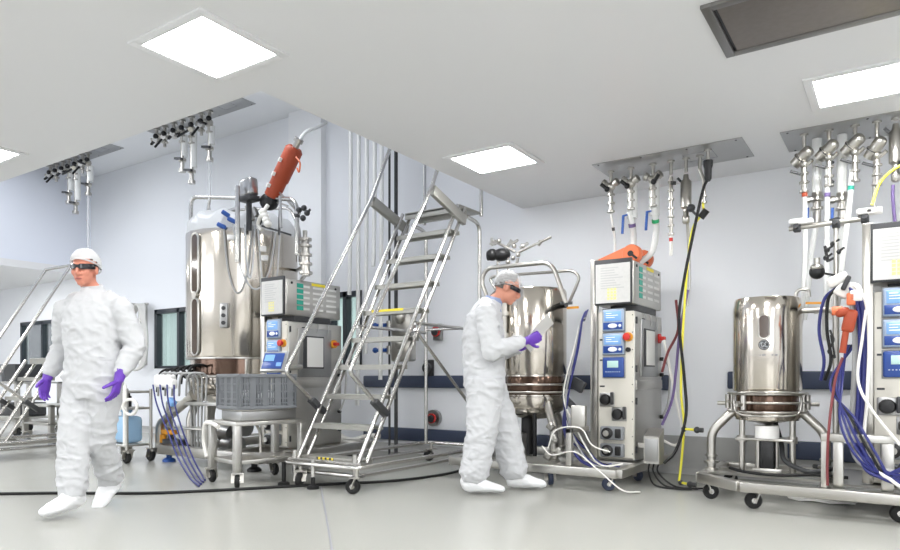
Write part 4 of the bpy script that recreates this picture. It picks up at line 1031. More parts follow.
a = top3(686); drop(a, 'steel filter pipe dropping to the roof of the middle cabinet, right of the red cap', [(a[0], yq, 2.32), (a[0], yq+.06, 2.2), (a[0]-.0, yq+.12, 1.8), (a[0]-.02, yq+.12, 1.55)], .013, hose='tube_steel', head='pipe')
a = top3(700)
q = lambda px, py, Y=yq: tuple(P(px, py, Y=Y))
yd = drop(a, 'yellow hose hanging with the black cable right of the middle cabinet', [(a[0]+.03, yq, 2.46), (a[0]+.025, yq, 2.38), q(703, 213), q(693, 228), q(688, 260), q(683, 330), q(681, 390), q(684, 425), q(681, 465), q(679, 481, 5.85)], .0105, hose='cable_yellow', head='none')
g = G(); c = V(q(703, 214)); g.cyl(c-V((.02, 0, .03)), c+V((.03, 0, .03)), .03); 
obj('knob', g, 'black_plastic', yd)
yq2 = yq; yq = 5.8; a = top3(708); drop(a, 'thick black cable hanging from a black socket right of the middle cabinet', [(a[0], yq, 2.56), q(703, 190, 5.8), q(694, 230, 5.8), q(684, 280, 5.8), q(679, 320, 5.8), q(684, 375, 5.8), q(686, 415, 5.75), q(676, 450, 5.7), q(664, 463, 5.6)], .0125, hose='black_rubber', head='socket'); yq = yq2
for i, (m_, lab, pts) in enumerate((('cable_purple', 'purple cable hanging beside the yellow hose', [(688, 290), (680, 330), (676, 370), (672, 400), (662, 425)]), ('cable_red', 'dark red cable crossing behind the yellow hose', [(676, 300), (678, 330), (668, 352), (662, 372)]), ('cable_white', 'white hose looping low beside the middle cabinet', [(664, 340), (668, 360), (676, 400), (682, 430), (676, 445), (662, 440)]))):
    g = G(); g.tube([q(x, y, 5.96+.04*i) for x, y in pts], .012, 7, 0, 7); tag(obj('cable', g, m_), lab, 'cable', 'cables by the middle cabinet')
for i, (pa, pb) in enumerate((((684, 429), (697, 430)), ((681, 481), (690, 482)))):
    a_, b_ = V(q(*pa, 5.86)), V(q(*pb, 5.8))
    if i: a_.z = b_.z = .03; a_.x += .0
    t = thing('hose_tap', ('small tap on the yellow hose, at knee height', 'small tap at the floor end of the yellow hose')[i], 'tap', (a_.x, a_.y, a_.z-.03))
    g = G(); g.cyl(a_, b_, .011); obj('barb', g, 'cable_yellow', t); g = G(); g.ball(a_, .024, n=8); obj('union', g, 'dark_grey', t); g = G(); g.ball(b_, .028, n=8); g.cyl(b_, b_+V((.05, 0, 0)), .02); obj('valve', g, 'dark_grey', t)

# right hand panel
yq = 5.85
def top4(px): q_ = P(px, 150, Y=yq); return (q_.x, yq, ZL-.009)
def q(px, py, Y=yq): return tuple(P(px, py, Y=Y))
a = top4(804); drop(a, 'white hose with a red band, leftmost under the right ceiling panel', [q(804, 165), q(805, 215), q(805, 260), q(803, 300), q(800, 330, 5.95)], .018, band='orange', head='shiny', stem=.1)
a = top4(829); drop(a, 'white hose with a pink band beside a wide sleeve under the right ceiling panel', [q(828, 165), q(827, 215), q(827, 260), q(826, 290), q(824, 340, 5.95)], .018, band='cable_purple', head='shiny', stem=.08)
a = top4(855); drop(a, 'white hose with a teal band under the right ceiling panel', [q(852, 170), q(850, 200), q(845, 240), q(841, 275), q(836, 320, 5.95)], .02, band='teal', head='shiny', stem=.07)
a = top4(877); drop(a, 'short steel drop with a round sight flask under the right ceiling panel', [q(875, 160), q(874, 195), q(874, 214)], .012, hose='tube_steel', head='shiny', stem=.12, flip=.6)
for px, lab, bx_ in ((817, 'wide translucent sleeve ending in steel clamps, left of the pair', 812), (842, 'wide translucent sleeve ending in steel clamps, right of the pair', 838)):
    a = top4(px); t = thing('sleeve_drop', lab, 'service drop', a, 0, 'wide sleeves under the right panel')
    b_ = V(a); zb_ = P(px, 190, Y=yq).z
    yq = 6.02; a = (P(px, 150, Y=yq).x, yq, ZL-.009); g = G(); g.cyl((a[0], yq, ZL-.009), (a[0], yq, zb_), .036, n=20); obj('sleeve', g, 'hose', t)
    g = G(); g.lathe([(.026, -.24), (.042, -.235), (.042, -.22), (.03, -.215), (.03, -.12), (.045, -.115), (.045, -.095), (.03, -.09), (.03, -.05), (.048, -.045), (.048, -.015), (.038, 0), (.038, .02)], (a[0], yq, zb_), 20)
    g.ball((a[0]-.06, yq-.02, zb_-.03), .03, n=8); g.bar((a[0]-.02, yq-.03, zb_-.03), (a[0]-.1, yq-.05, zb_-.04), .02, .02); obj('clamp_fitting', g, 'tube_steel', t)
    g = G(); g.bar((a[0]-.06, yq-.05, zb_-.1), (a[0]-.065, yq-.05, zb_-.24), .015, .02); obj('blue_lever', g, 'blue', t)
    g = G()
    for k, z_ in enumerate((zb_+.1, zb_+.25)): g.bar((a[0]-.055, yq-.03, z_), (a[0]-.09, yq-.05, z_+.03), .02, .016)
    obj('clip', g, 'dark_grey', t)
    e = P(bx_, 248, Y=6.06); g = G(); g.tube([(a[0], yq, zb_-.23), tuple(e), q(bx_-3, 280, 6.1), q(bx_-8, 320, 6.12)], .022, 9, 0, 6); obj('hose', g, 'hose', t); yq = 5.85
a = top4(896); t = drop(a, 'steel filter pipe at the right edge under the right ceiling panel', [q(893, 185), q(893, 200), (a[0], yq, 1.96)], .012, hose='cable_purple', head='pipe', stem=.02)
g = G(); g.tube([q(912, 160, 5.6), q(893, 170, 5.6), q(880, 183, 5.6), q(872, 205, 5.55)], .0095, 8, 0, 8); tag(obj('yellow_hose', g, 'cable_yellow'), 'curved yellow hose above the right cabinet', 'hose')
# clamp stand that carries the hoses
t = thing('hose_stand', 'steel clamp stand with a cross bar steadying the hanging hoses', 'clamp stand', (P(837, 400, Y=5.5).x, 5.5, .2))
ys = 5.5
a_, b_ = P(789, 229, Y=ys), P(868, 218, Y=ys)
g = G(); g.cyl(a_, b_, .018); obj('cross_bar', g, 'tube_steel', t)
g = G(); c = P(836, 224, Y=ys); g.cyl((c.x, ys, .2), (c.x, ys, c.z), .016); obj('rod', g, 'tube_steel', t)
g = G()
for px in (797, 806): g.box(P(px, 222, Y=ys), (.1, .08, .035), None, .01)
obj('white_grip', g, 'white_plastic', t)
g = G()
for px, py in ((865, 212), (874, 211)): g.box(P(px, py, Y=ys), (.1, .08, .04), None, .01)
obj('white_grip', g, 'white_plastic', t)
for px, py in ((797, 228), (865, 219), (836, 224)):
    g = G(); c = P(px, py, Y=ys); g.box(c, (.05, .06, .06), None, .01); g.cyl(c, c+V((0, -.08, 0)), .014); g.bar(c-V((.04, 0, -.03)), c+V((.02, -.02, .04)), .014, .014); obj('boss_clamp', g, 'dark_grey', t)
g = G()
for px, py in ((827, 250), (833, 244), (826, 258), (838, 252)): c = P(px, py, Y=ys); g.ball(c, .02, n=8); g.bar(c, c+V((.04, -.02, .025)), .012, .012)
g.bar(P(825, 246, Y=ys), P(828, 262, Y=ys), .02, .02); g.bar(P(828, 261, Y=ys), P(834, 258, Y=ys), .016, .016)
obj('jaw_clamp', g, 'black_plastic', t)
c = P(817, 272, Y=5.45); g = G(); g.ball(c, .052, n=14); g.bar(c, P(838, 276, Y=ys), .014, .014); obj('pressure_gauge', g, 'black_plastic', t)
g = G(); g.ball(c+V((0, -.01, .03)), .046, (1, 1, .6)); g.cyl(c+V((0, 0, .05)), c+V((0, 0, .1)), .02); obj('gauge_cap', g, 'tube_steel', t)
# bundle of leads wrapped in a sleeve, from the stand down to the cabinet
yb_ = 5.28
t = thing('cable_bundle', 'thick bundle of blue and grey leads left of the right cabinet', 'cable bundle', (P(862, 400, Y=yb_).x, yb_, .35))
for i, (m_, r_, dx) in enumerate((('cable_grey', .03, -6), ('cable_blue', .024, 0), ('cable_blue', .022, 4), ('cable_blue', .02, 2), ('cable_blue', .016, -2), ('cable_white', .014, 7))):
    y = yb_-.014*i
    g = G(); g.tube([P(832+i, 284+i, Y=y+.1), P(846+dx*.6, 284, Y=y+.05), P(858+dx, 300, Y=y), P(862+dx, 340, Y=y), P(860+dx, 400, Y=y), P(858+dx, 440, Y=y), P(868+dx*1.5, 460+2*i, Y=y-.17), P(884+dx, 470+2*i, Y=y-.2), P(903, 474+3*i, Y=y-.2)], r_*.75, 8, 0, 7); obj('cable', g, m_, t)
for i, (x_, m_) in enumerate(((822, 'cable_blue'), (826, 'black_rubber'), (858, 'cable_white'))):
    g = G(); g.tube([P(x_+14-i*4, 288, Y=yb_+.1), P(x_+2, 300, Y=yb_+.05), P(x_-3+i*4, 330, Y=yb_+.05), P(x_+2+i*3, 360, Y=yb_+.05), P(x_-1, 380, Y=yb_+.1)], .011, 7, 0, 7) if i < 2 else g.tube([P(866, 310, Y=yb_-.14), P(862, 340, Y=yb_-.16), P(858, 380, Y=yb_-.2), P(872, 410, Y=yb_-.24), P(900, 445, Y=yb_-.24)], .009, 7, 0, 7)
    obj('cable', g, m_, t)
g = G()
for k, (px, py) in enumerate(((838, 280), (848, 288), (842, 292), (856, 290))): g.box(P(px, py, Y=yb_+.0), (.13-.02*k, .08, .07), Matrix.Rotation(.5*k-.4, 3, 'Y'), .015)
obj('white_wrap', g, 'paper', t)
g = G(); g.box(P(846, 283, Y=yb_-.05), (.03, .05, .1), Matrix.Rotation(.4, 3, 'Y'), .01); obj('strap', g, 'dark_grey', t)
g = G()
for (xa, ya), (xb, yb2) in (((830, 330), (834, 340)), ((834, 340), (828, 352)), ((828, 352), (835, 358)), ((835, 358), (831, 335))): g.bar(P(xa, ya, Y=yb_+.05), P(xb, yb2, Y=yb_+.05), .012, .014)
obj('pinch_clamp', g, 'black_plastic', t)
for i in range(5):
    g = G(); g.tube([P(846+i*2, 345, Y=5.32), P(842-i*3, 385, Y=5.2), P(840+i*4, 420, Y=5.05), P(852+i*6, 450+i, Y=5.02), P(872+i*5, 470+i*2, Y=5.03), P(905, 476-i*5, Y=5.02)], .0085, 7, 0, 7); obj('cable', g, ('cable_blue', 'cable_blue', 'cable_blue', 'black_rubber', 'cable_blue')[i], t)
# orange heater holder
a = P(846, 312, Y=5.14)
t = thing('orange_holder', 'orange probe holder hanging left of the cable bundle', 'probe holder', tuple(a-V((0, 0, .25))))
g = G(); g.box(a+V((-.02, 0, .0)), (.09, .07, .06), Matrix.Rotation(-.15, 3, 'Y'), .025); g.box(a+V((.02, 0, -.06)), (.075, .06, .15), Matrix.Rotation(.2, 3, 'Y'), .02); obj('body', g, 'orange', t)
g = G(); g.cyl(a+V((-.08, 0, .01)), a+V((-.02, 0, .01)), .03); g.box(a+V((.03, -.03, .08)), (.05, .05, .08), None, .01); obj('nose', g, 'orange_soft', t)
g = G(); g.cyl(a+V((.0, 0, -.12)), a+V((-.02, 0, -.27)), .02); obj('grip', g, 'orange', t)
g = G(); g.box(a+V((.06, -.04, .1)), (.07, .03, .07), None, .006); obj('label_plate', g, 'paper', t)
g = G(); g.tube([a+V((-.02, 0, -.3)), a+V((-.06, -.04, -.45)), a+V((-.09, -.1, -.75)), a+V((-.1, -.1, -.98)), V((a.x-.1, 5.06, .215))], .009, 6, 0, 6); obj('cord', g, 'cable_red', t)

# high bay drops
def bay_drop(x, label, k, hose_to=None, grp='valve clusters in the high bay'):
    y = 5.92; z = ZH-.009
    t = thing('valve_cluster', label, 'valve cluster', (x, y, z), 0, grp)
    rs = random.Random(k)
    g = G(); ln = (.18, .3, .55, .75, .8, .5)[k % 6]
    g.cyl((x, y, z), (x, y, z-ln), .022); ferrules(g, V((x, y, z-ln*.3)), .09, 2, .05); g.lathe([(.05, -.02), (.05, 0)], (x, y, z), 14); obj('stem', g, 'tube_steel', t)
    g = G(); c = V((x, y, z-.16))
    for s in (-1, 1):
        d = V((s*rs.uniform(.5, 1), -.3-rs.random(), rs.uniform(-.8, .5))).normalized(); g.cyl(c, c+d*.06, .028); g.cyl(c+d*.06, c+d*.08, .036)
    g.ball(c, .05, n=10); obj('valve_head', g, 'tube_steel', t)
    g = G(); g.bar(c+V((0, -.05, -.04)), c+V((rs.uniform(-.08, .08), -.08-.12*rs.random(), -.12+rs.uniform(-.1, .14))), rs.uniform(.02, .04), .026); g.ball(c+V((.05, -.05, .03)), .04, n=8); obj('lever', g, 'black_plastic', t)
    if ln > .45:
        e = V((x, y, z-ln)); g = G(); g.lathe([(.02, -.2), (.05, -.195), (.05, -.15), (.03, -.14), (.03, -.05), (.055, -.04), (.055, 0)], e, 14); obj('coupling', g, 'tube_steel', t)
        g = G(); g.bar(e+V((-.08, -.06, 0)), e+V((.08, -.06, -.03)), .04, .03); obj('lever_low', g, 'dark_grey', t)
        g = G(); g.cyl(e+V((0, .03, .04)), (x, y+.03, z-.2), .05); obj('sleeve', g, 'hose', t)
    if hose_to: g = G(); g.tube([(x, y, z-ln), (x, y, (z-ln+hose_to)/2), (x+.03, y, hose_to)], .022, 8, 0, 4); obj('hose', g, 'hose_clear', t)
nm = ('first', 'second', 'third', 'fourth', 'fifth', 'sixth', 'seventh')
for base, lab in ((-9.2, 'plate by the tallest bioreactor'), (-12.35, 'plate farthest from the ladder')):
    for i, dx in enumerate((0, .2, .42, .62, .84, 1.06, 1.24)):
        bay_drop(base+dx, '%s valve drop from its left end, high-bay %s' % (nm[i], lab), (0, 1, 0, 2, 3, 1, 5)[i], 2.3 if i == 6 else None)
# third bay panel: clear hoses hanging behind the ladder and a dark utility pipe with blue handles
for i, px in enumerate((350, 358, 366, 374, 381)):
    a = P(px, 150, Y=5.95); zb_ = (1.9, .6, 1.2, 2.2, .9)[i]
    t = thing('clear_hose', '%s clear hose from the left, hanging full height behind the tall ladder' % nm[i], 'hose', (a.x, 5.95, ZH-.009), 0, 'clear hoses behind the tall ladder')
    g = G(); g.tube([(a.x, 5.95, ZH-.03), (a.x+.01, 5.95, 3.2), (a.x-.01, 5.95, zb_)], .024, 8, 0, 4); obj('tube', g, 'hose', t)
    g = G(); g.lathe([(.03, -.08), (.05, -.06), (.05, 0)], (a.x, 5.95, ZH-.009), 14); obj('coupling', g, 'tube_steel', t)
a = P(396, 300, Y=6.3)
t = thing('utility_pipe', 'dark vertical utility pipe with blue valve handles behind the ladder treads', 'pipe', (a.x, 6.3, 0))
g = G(); g.cyl((a.x, 6.3, 0), (a.x, 6.3, ZH), .022); g.cyl((a.x-.1, 6.3, .0), (a.x-.1, 6.3, ZH), .014); g.lathe([(.08, 0), (.08, .02)], (a.x, 6.3, 0), 16); obj('riser', g, 'dark_grey', t)
for py in (325, 350):
    z = P(396, py, Y=6.3).z
    g = G(); g.cyl((a.x-.22, 6.28, z), (a.x-.0, 6.28, z), .03); g.cyl((a.x-.08, 6.28, z-.05), (a.x-.08, 6.28, z+.05), .04); g.bx(a.x-.01, a.x+.28, 6.2, 6.34, z-.14, z+.12, .03); g.ball((a.x+.14, 6.2, z+.08), .08, n=10); vb = obj('valve', g, 'tube_steel', t)
    g = G(); g.cyl((a.x-.26, 6.24, z), (a.x-.1, 6.24, z), .022); g.ball((a.x-.27, 6.24, z), .035, n=8); obj('handle', g, 'blue', vb)['label'] = 'blue valve handle'
g = G(); g.tube([P(345, 425, Y=6.2), P(338, 432, Y=6.2), P(350, 440, Y=6.15), P(368, 436, Y=6.15), P(380, 436, Y=6.2)], .03, 8, 0, 8); tag(obj('corrugated_hose', g, 'cable_white'), 'pale hose looping low behind the ladder', 'hose')
# floor cable
g = G(); pts = [P(-20, 494, Z=.012), P(60, 493, Z=.012), P(150, 493, Z=.012), P(240, 489, Z=.012), P(330, 484, Z=.012), P(390, 481, Z=.012), P(440, 475, Z=.012), P(470, 468, Z=.012)]
g.tube(pts, .012, 8, 0, 8); tag(obj('floor_cable', g, 'black_rubber'), 'black cable lying across the floor from the left edge', 'cable')

g = G(); rs = random.Random(4); c = P(822, 499, Z=.02); N = 14
g.rings([[c+V((.2*math.cos(2*math.pi*k/N)*s*(1+.25*rs.random()), .09*math.sin(2*math.pi*k/N)*s*(1+.25*rs.random()), z+.012*rs.random()*s)) for k in range(N)] for s, z in ((1, -.018), (1.02, .0), (.7, .015), (.3, .02))])
tag(obj('wipe', g, 'paper'), 'crumpled white wipe on the floor under the badged bioreactor skid', 'wipe')
# ------------------------------------------------------------------ people
def limb(g, pts, n=14, side=V((1, 0, 0))):
    """closed loft through (centre, half width, half depth) stations"""
    rg = []; cs = [V(p[0]) for p in pts]
    for i, p in enumerate(pts):
        tn = (cs[min(i+1, len(cs)-1)]-cs[max(i-1, 0)]).normalized()
        x = side-tn*side.dot(tn); x.normalize(); y = tn.cross(x)
        rx, ry = p[1], p[2] if len(p) > 2 else p[1]
        rg.append([cs[i]+x*rx*math.cos(2*math.pi*k/n)+y*ry*math.sin(2*math.pi*k/n) for k in range(n)])
    g.rings(rg)
    return g
def joined(name, g, voxel, smooth, m, parent=None, M=None, fold=0, seed=0, cut=None):
    """one continuous skin over the collected shapes, with optional cloth folds"""
    me = bpy.data.meshes.new('tmp'); bmesh.ops.recalc_face_normals(g.bm, faces=g.bm.faces); g.bm.to_mesh(me); g.bm.free()
    o = bpy.data.objects.new('tmp', me); COL.objects.link(o)
    r = o.modifiers.new('r', 'REMESH'); r.mode = 'VOXEL'; r.voxel_size = voxel; r.use_smooth_shade = True
    if smooth: s = o.modifiers.new('s', 'SMOOTH'); s.iterations = smooth; s.factor = .5
    dg = bpy.context.evaluated_depsgraph_get(); ev = o.evaluated_get(dg)
    nm = bpy.data.meshes.new_from_object(ev)
    bpy.data.objects.remove(o); bpy.data.meshes.remove(me)
    g2 = G(); g2.bm.from_mesh(nm); bpy.data.meshes.remove(nm)
    if fold:
        g2.bm.normal_update()
        for v in g2.bm.verts:
            p = v.co; s = V((seed*3.1, seed*1.7, 0))
            w = noise.noise(V((p.x*4, p.y*4, p.z*6))+s)*.5
            r1 = 1-abs(noise.noise(V((p.x*6+p.z*4, p.y*6-p.z*3, p.z*10-p.x*5))+s))*2.2
            r2 = 1-abs(noise.noise(V((p.x*11-p.z*9, p.y*11+p.z*6, p.z*13+p.x*9))+s*2))*2.2
            w = w+max(r1, 0)**2*.75+max(r2, 0)**2*.45-.35
            v.co = p+v.normal*fold*w
    if cut:
        bmesh.ops.delete(g2.bm, geom=[v for v in g2.bm.verts if cut(v.co)], context='VERTS')
    g2.M = M
    return obj(name, g2, m, parent, angle=180)
def shell(g, c, rad, cond, th=.003, rot=None, n=32, wob=0):
    """part of an ellipsoid kept where cond(unit direction) holds, given thickness"""
    bm = bmesh.new(); bmesh.ops.create_uvsphere(bm, u_segments=n, v_segments=n//2+2, radius=1)
    bmesh.ops.delete(bm, geom=[v for v in bm.verts if not cond(v.co)], context='VERTS')
    for v in bm.verts:
        k = 1+wob*noise.noise(v.co*6)
        v.co = V((v.co.x*rad[0], v.co.y*rad[1], v.co.z*rad[2]))*k
    bmesh.ops.recalc_face_normals(bm, faces=bm.faces)
    bmesh.ops.solidify(bm, geom=bm.faces[:], thickness=th)
    m = Matrix.Translation(c) @ (rot.to_4x4() if rot else Matrix())
    bm.transform(m); me = bpy.data.meshes.new('t'); bm.to_mesh(me); bm.free(); g.bm.from_mesh(me); bpy.data.meshes.remove(me)
    return g
def hand(g, wrist, fwd, palm, side, curl, thumb=.6, s=1.0, fat=1.0):
    """palm and five separate fingers; palm: direction the palm faces; side: +1 puts the thumb on fwd x palm"""
    f = V(fwd).normalized(); pn = V(palm); pn = (pn-f*pn.dot(f)).normalized(); lat = f.cross(pn)*side; w = V(wrist)
    limb(g, [(w+f*q_*s, a_*s*fat, b_*s*fat) for q_, a_, b_ in ((-.03, .028, .022), (0, .028, .02), (.035, .038, .017), (.075, .043, .016), (.092, .04, .013))], 12, lat)
    for i, (o_, ln, r_) in enumerate(((.031, .072, .0095), (.010, .08, .01), (-.011, .075, .0095), (-.031, .058, .0082))):
        p = w+f*(.085-.004*abs(i-1))*s+lat*o_*s; d = f+lat*o_*.8; d.normalize(); pts = [p-d*.02*s, p]; r_ = r_*fat; rr = [r_*1.05*s, r_*1.05*s]
        for k, q in enumerate((.45, .31, .24)):
            a = curl*(.75, 1.05, .7)[k]*(1+.08*i); ax = d.cross(pn).normalized()
            d = (Matrix.Rotation(a, 3, ax) @ d).normalized(); p = p+d*ln*q*s; pts.append(p); rr.append(r_*(1-.12*(k+1))*s)
        g.tube(pts, rr, 8); g.ball(pts[-1], rr[-1], n=8)
        for b_ in pts[1:-1]: g.ball(b_, r_*s, n=8)
    p = w+f*.022*s+lat*.03*s; d = (f*.55+lat*.75+pn*.25).normalized(); pts = [p-d*.012*s, p]; rr = [.014*s*fat, .0135*s*fat]
    for k, q in enumerate((.038, .03, .024)):
        p = p+d*q*s; pts.append(p); rr.append((.012, .0108, .009)[k]*s*fat); d = (d*(1-.25*thumb)+f*.3*thumb+pn*.32*thumb).normalized()
    g.tube(pts, rr, 8); g.ball(pts[-1], rr[-1], n=8)
    return g
def head_shapes(g, Mh):
    def T(p): return Mh @ V(p)
    rot = Mh.to_3x3()
    for c, r in (((0, -.018, .028), (.074, .096, .098)), ((0, .022, -.045), (.058, .066, .068)), ((0, .062, -.094), (.026, .022, .022)), ((0, .072, .03), (.052, .02, .014)), ((.036, .058, -.022), (.026, .024, .028)), ((-.036, .058, -.022), (.026, .024, .028)), ((0, .08, -.066), (.028, .014, .014)), ((.077, -.008, -.008), (.01, .022, .032)), ((-.077, -.008, -.008), (.01, .022, .032)), ((.016, .094, -.034), (.009, .011, .009)), ((-.016, .094, -.034), (.009, .011, .009))):
        g.ball(T(c), 1, r, rot, 20)
    limb(g, [(T((0, .08, .03)), .009, .01), (T((0, .093, .006)), .010, .012), (T((0, .108, -.022)), .013, .014), (T((0, .106, -.036)), .013, .01), (T((0, .094, -.042)), .014, .008)], 12, rot @ V((1, 0, 0)))
def person(label, M, J, skin, hair, seed, capmat='cap'):
    hM = Matrix.Translation(J['head']) @ Matrix.Rotation(J.get('turn', 0), 4, 'Z') @ Matrix.Rotation(-J['pitch'], 4, 'X') @ Matrix.Rotation(J.get('roll', 0), 4, 'Y')
    hr = hM.to_3x3()
    def T(p): return hM @ V(p)
    # body: head, neck, trunk, limbs and hands in one skin
    g = G(); head_shapes(g, hM)
    nb = V(J['neck'])
    limb(g, [(T((0, -.03, -.03)), .055, .055), (T((0, -.03, -.09)), .054, .056), (nb+V((0, 0, .02)), .06, .06), (nb+V((0, -.01, -.06)), .09, .07)])
    limb(g, [(V(c), rx*.86, ry*.8) for c, rx, ry in J['torso']], 20)
    for s in ('r', 'l'):
        sh, el, wr = (V(p) for p in J['arm_'+s]); limb(g, [(sh, .055), (sh.lerp(el, .5), .05), (el, .042), (el.lerp(wr, .4), .04), (wr, .028)]); g.ball(sh, .062); g.ball(el, .043)
        hp, kn, an = (V(p) for p in J['leg_'+s]); limb(g, [(hp, .085), (hp.lerp(kn, .5), .075), (kn, .058), (kn.lerp(an, .35), .058), (an, .04)]); g.ball(hp, .09); g.ball(kn, .06)
        fd = V(J['foot_'+s]); limb(g, [(an+V((0, 0, -.0)), .04), (an-V((0, 0, .03))+fd*.05, .042, .035), (an+fd*.13-V((0, 0, .05)), .042, .02), (an+fd*.19-V((0, 0, .055)), .03, .012)])
        hd = J['hand_'+s]; hand(g, *hd[:3], hd[3], hd[4], hd[5], .98, .62)
    b = joined('person', g, .0075, 3, skin, None, M)
    tag(b, label, 'person')
    # coverall
    g = G(); limb(g, [(V(c), rx, ry) for c, rx, ry in J['torso']], 24)
    for s in ('r', 'l'):
        sh, el, wr = (V(p) for p in J['arm_'+s]); w_ = J.get('sleeve', 1)
        limb(g, [(sh-V((0, 0, .005)), .088*w_), (sh.lerp(el, .35), .088*w_), (sh.lerp(el, .75), .084*w_), (el, .082*w_), (el.lerp(wr, .25), .078*w_), (el.lerp(wr, .7), .066*w_), (el.lerp(wr, .92), .05), (wr, .042)], 16)
        g.ball(sh-V((0, 0, .012)), .088*w_); g.ball(el, .083*w_)
        tp = V(J['torso'][-2][0]); g.ball(sh.lerp(tp, .4)+V((0, 0, .01)), .085)
        hp, kn, an = (V(p) for p in J['leg_'+s]); k_ = J.get('trouser', 1)
        limb(g, [(hp+V((0, 0, .06)), .13, .15), (hp, .13*k_, .145*k_), (hp.lerp(kn, .5), .122*k_, .13*k_), (kn, .112*k_, .118*k_), (kn.lerp(an, .5), .104*k_, .112*k_), (kn.lerp(an, .85), .098*k_, .11*k_), (an+V((0, 0, .0)), .08, .088)], 18)
    cv = joined('coverall', g, .0105, 3, 'coverall', b, M, fold=.014, seed=seed)
    # cuffs, collar
    g = G(); c0 = nb+V((0, .0, -.015)); limb(g, [(c0+V((0, -.02, -.03)), .1, .095), (c0+V((0, -.01, .0)), .085, .082), (c0+V((0, .01, .055)), .072, .072), (c0+V((0, .014, .058)), .065, .065), (c0+V((0, 0, -.0)), .07, .07)], 22); g.M = M
    obj('collar', g, J.get('collar', 'coverall'), b)
    for s in ('r', 'l'):
        hd = J['hand_'+s]; g = G(); hand(g, *hd[:3], hd[3], hd[4], hd[5], 1.04, 1.12)
        w = V(hd[0]); f = V(hd[1]).normalized(); limb(g, [(w-f*.075, .041, .039), (w-f*.02, .036, .032), (w+f*.01, .033, .026)], 14)
        joined('glove', g, .004, 2, 'glove', b, M)
        an = V(J['leg_'+s][2]); fd = V(J['foot_'+s]); up = V((0, 0, 1)); up = (up-fd*up.dot(fd)).normalized()
        g = G(); h0 = an-up*.05
        def st(f_, u_, a_, b_): return (h0+fd*f_+up*u_, a_, b_)
        limb(g, [st(-.085, .03, .025, .03), st(-.07, .035, .05, .055), st(-.02, .045, .06, .075), st(.06, .03, .062, .058), st(.14, .012, .064, .04), st(.2, .0, .058, .03), st(.24, -.006, .04, .022), st(.252, -.008, .02, .012)], 18)
        limb(g, [(an+up*.06, .07, .075), (an+up*.0, .066, .075), (an-up*.03, .055, .07)], 16)
        joined('shoe_cover', g, .009, 2, 'shoe_white', b, M, fold=.008, seed=seed+3)
    # hair, cap, glasses, eyes, lips
    g = G(M); shell(g, T((0, -.018, .028)), (.0785, .101, .102), lambda d: (d.y < .62 and d.z > .15+.35*max(d.y, 0)) or (d.y < -.1 and d.z > -.55), .004, hr); obj('hair', g, hair, b)
    g = G(M); shell(g, T((0, -.02, .035)), (.093, .115, .112), lambda d: d.z > -.12+.45*d.y, .0025, hr, 36, .06)
    limb_pts = [T((.088*math.cos(a), -.02+.11*math.sin(a), .035+.112*(-.12+.42*math.sin(a)))) for a in [2*math.pi*k/28 for k in range(28)]]
    g.tube(limb_pts, .006, 6, closed=True); obj('bouffant_cap', g, capmat, b)
    g = G(M); gl = []
    for k in range(25):
        a = R(-80+160*k/24); x, y = .081*math.sin(a), .0+.1*math.cos(a); hh = .018 if abs(k-12) > 1 else .012
        gl.append([T((x*q, y*q, .016+h)) for q, h in ((1, -hh), (1.045, -hh*.8), (1.045, hh*.8), (1, hh))])
    g.rings(gl); ls = obj('safety_glasses', g, 'lens', b)
    g = G(M)
    for s in (-1, 1): g.tube([T((s*.083, .02, .026)), T((s*.085, -.03, .02)), T((s*.083, -.06, .0))], .005, 6)
    obj('temple_arm', g, 'black_plastic', ls)
    g = G(M)
    for s in (-1, 1): g.ball(T((s*.031, .077, .014)), .012, n=10)
    obj('eyes', g, 'eye', b)
    g = G(M); g.ball(T((0, .0905, -.066)), 1, (.024, .006, .007), hr, 14); obj('lips', g, 'lips', b)
    return b
def frame(o, fwd):
    f = V((fwd[0], fwd[1], 0)).normalized(); r = V((f.y, -f.x, 0))
    return Matrix(((r.x, f.x, 0, o[0]), (r.y, f.y, 0, o[1]), (0, 0, 1, 0), (0, 0, 0, 1)))
Rv = V((CA, SA, 0)); Fv = V((-SA, CA, 0))
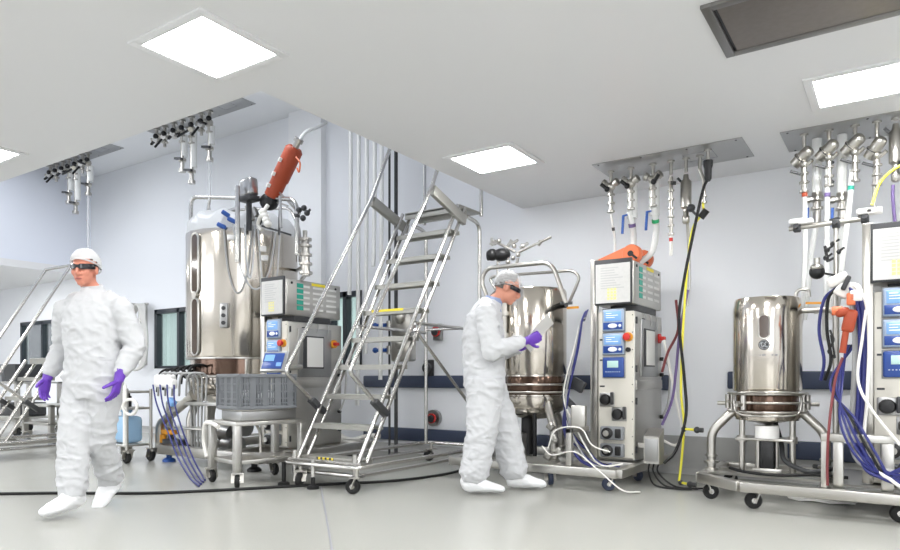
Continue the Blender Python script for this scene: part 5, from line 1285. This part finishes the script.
# the man reading: seen from his right side
o = P(503, 492, Z=0)
Mm = frame(o, Rv)
JM = dict(head=(0, .04, 1.64), pitch=R(24), neck=(0, -.08, 1.52), turn=R(-6),
          torso=[((0, -.14, .76), .15, .14), ((0, -.15, .86), .185, .165), ((0, -.155, .98), .185, .17), ((0, -.155, 1.12), .185, .172), ((0, -.16, 1.27), .195, .17), ((0, -.15, 1.39), .195, .15), ((0, -.12, 1.47), .15, .115), ((0, -.09, 1.54), .08, .08)],
          arm_r=((.2, -.15, 1.42), (.255, -.1, 1.13), (.19, .15, 1.205)), arm_l=((-.2, -.15, 1.42), (-.245, -.07, 1.13), (-.1, .16, 1.17)),
          leg_r=((.1, -.15, .86), (.12, -.175, .48), (.12, -.25, .10)), leg_l=((-.1, -.13, .86), (-.1, .03, .48), (-.1, .115, .10)),
          foot_r=(0.1, .995, 0), foot_l=(-.06, .998, 0),
          hand_r=((.185, .175, 1.213), (-.12, .93, .3), (-.8, .1, .3), -1, .75, .9), hand_l=((-.085, .175, 1.175), (.35, .9, .2), (.2, .0, 1), 1, .55, .6),
          collar='collar', sleeve=1.0, trouser=1.05)
person('person in a white coverall standing side-on, reading a paper held in purple gloves', Mm, JM, 'skin', 'hair', 2)
# the sheet of paper in his hands
g = G(Mm); a = V((0, .62, .78)); b = V((-.86, .36, -.3)); b = (b-a*b.dot(a)).normalized(); c = V((.12, .275, 1.27)); nn = a.cross(b)
pts = []
for i in range(7):
    f = i/6-.5; bend = .012*math.cos(f*3)
    pts.append([c+a*.3*f+b*s*.1+nn*(bend+d) for s, d in ((-1, 0), (1, 0), (1, .002), (-1, .002))])
g.rings(pts); tag(obj('paper_sheet', g, 'paper'), 'white paper sheet held up by the person standing side-on', 'paper')
# the walking person, coming towards the left foreground
o = P(93, 505, z=4.72); o.z = 0
Mw = frame(o, -Fv-Rv*.12)
JW = dict(head=(.02, .06, 1.672), pitch=R(6), neck=(.01, -.01, 1.52), turn=R(8),
          torso=[((.0, .0, .78), .16, .15), ((.0, .0, .88), .19, .16), ((.0, .0, 1.0), .19, .158), ((0, .0, 1.14), .19, .158), ((0, .0, 1.28), .205, .16), ((0, .0, 1.39), .205, .14), ((0, -.0, 1.46), .155, .11), ((0, -.01, 1.53), .08, .08)],
          arm_r=((.205, 0, 1.41), (.275, -.08, 1.15), (.32, .02, .94)), arm_l=((-.205, 0, 1.41), (-.285, -.05, 1.14), (-.25, .07, .93)),
          leg_r=((.085, 0, .88), (.07, .1, .5), (.035, .17, .11)), leg_l=((-.085, -.0, .88), (-.03, -.03, .49), (.03, -.26, .16)),
          foot_r=(.1, .99, 0), foot_l=(0, .86, -.5),
          hand_r=((.325, .03, .915), (.1, .25, -.95), (-1, .1, 0), 1, .35, .4), hand_l=((-.245, .08, .905), (.12, .25, -.95), (1, .1, 0), -1, .35, .4),
          sleeve=.92, trouser=.88)
JW['foot_l'] = V(JW['foot_l']).normalized()
person('person in a white coverall walking forward with bare hands in purple gloves'.replace('bare hands in ', ''), Mw, JW, 'skin_red', 'hair', 5, 'cap_dense')
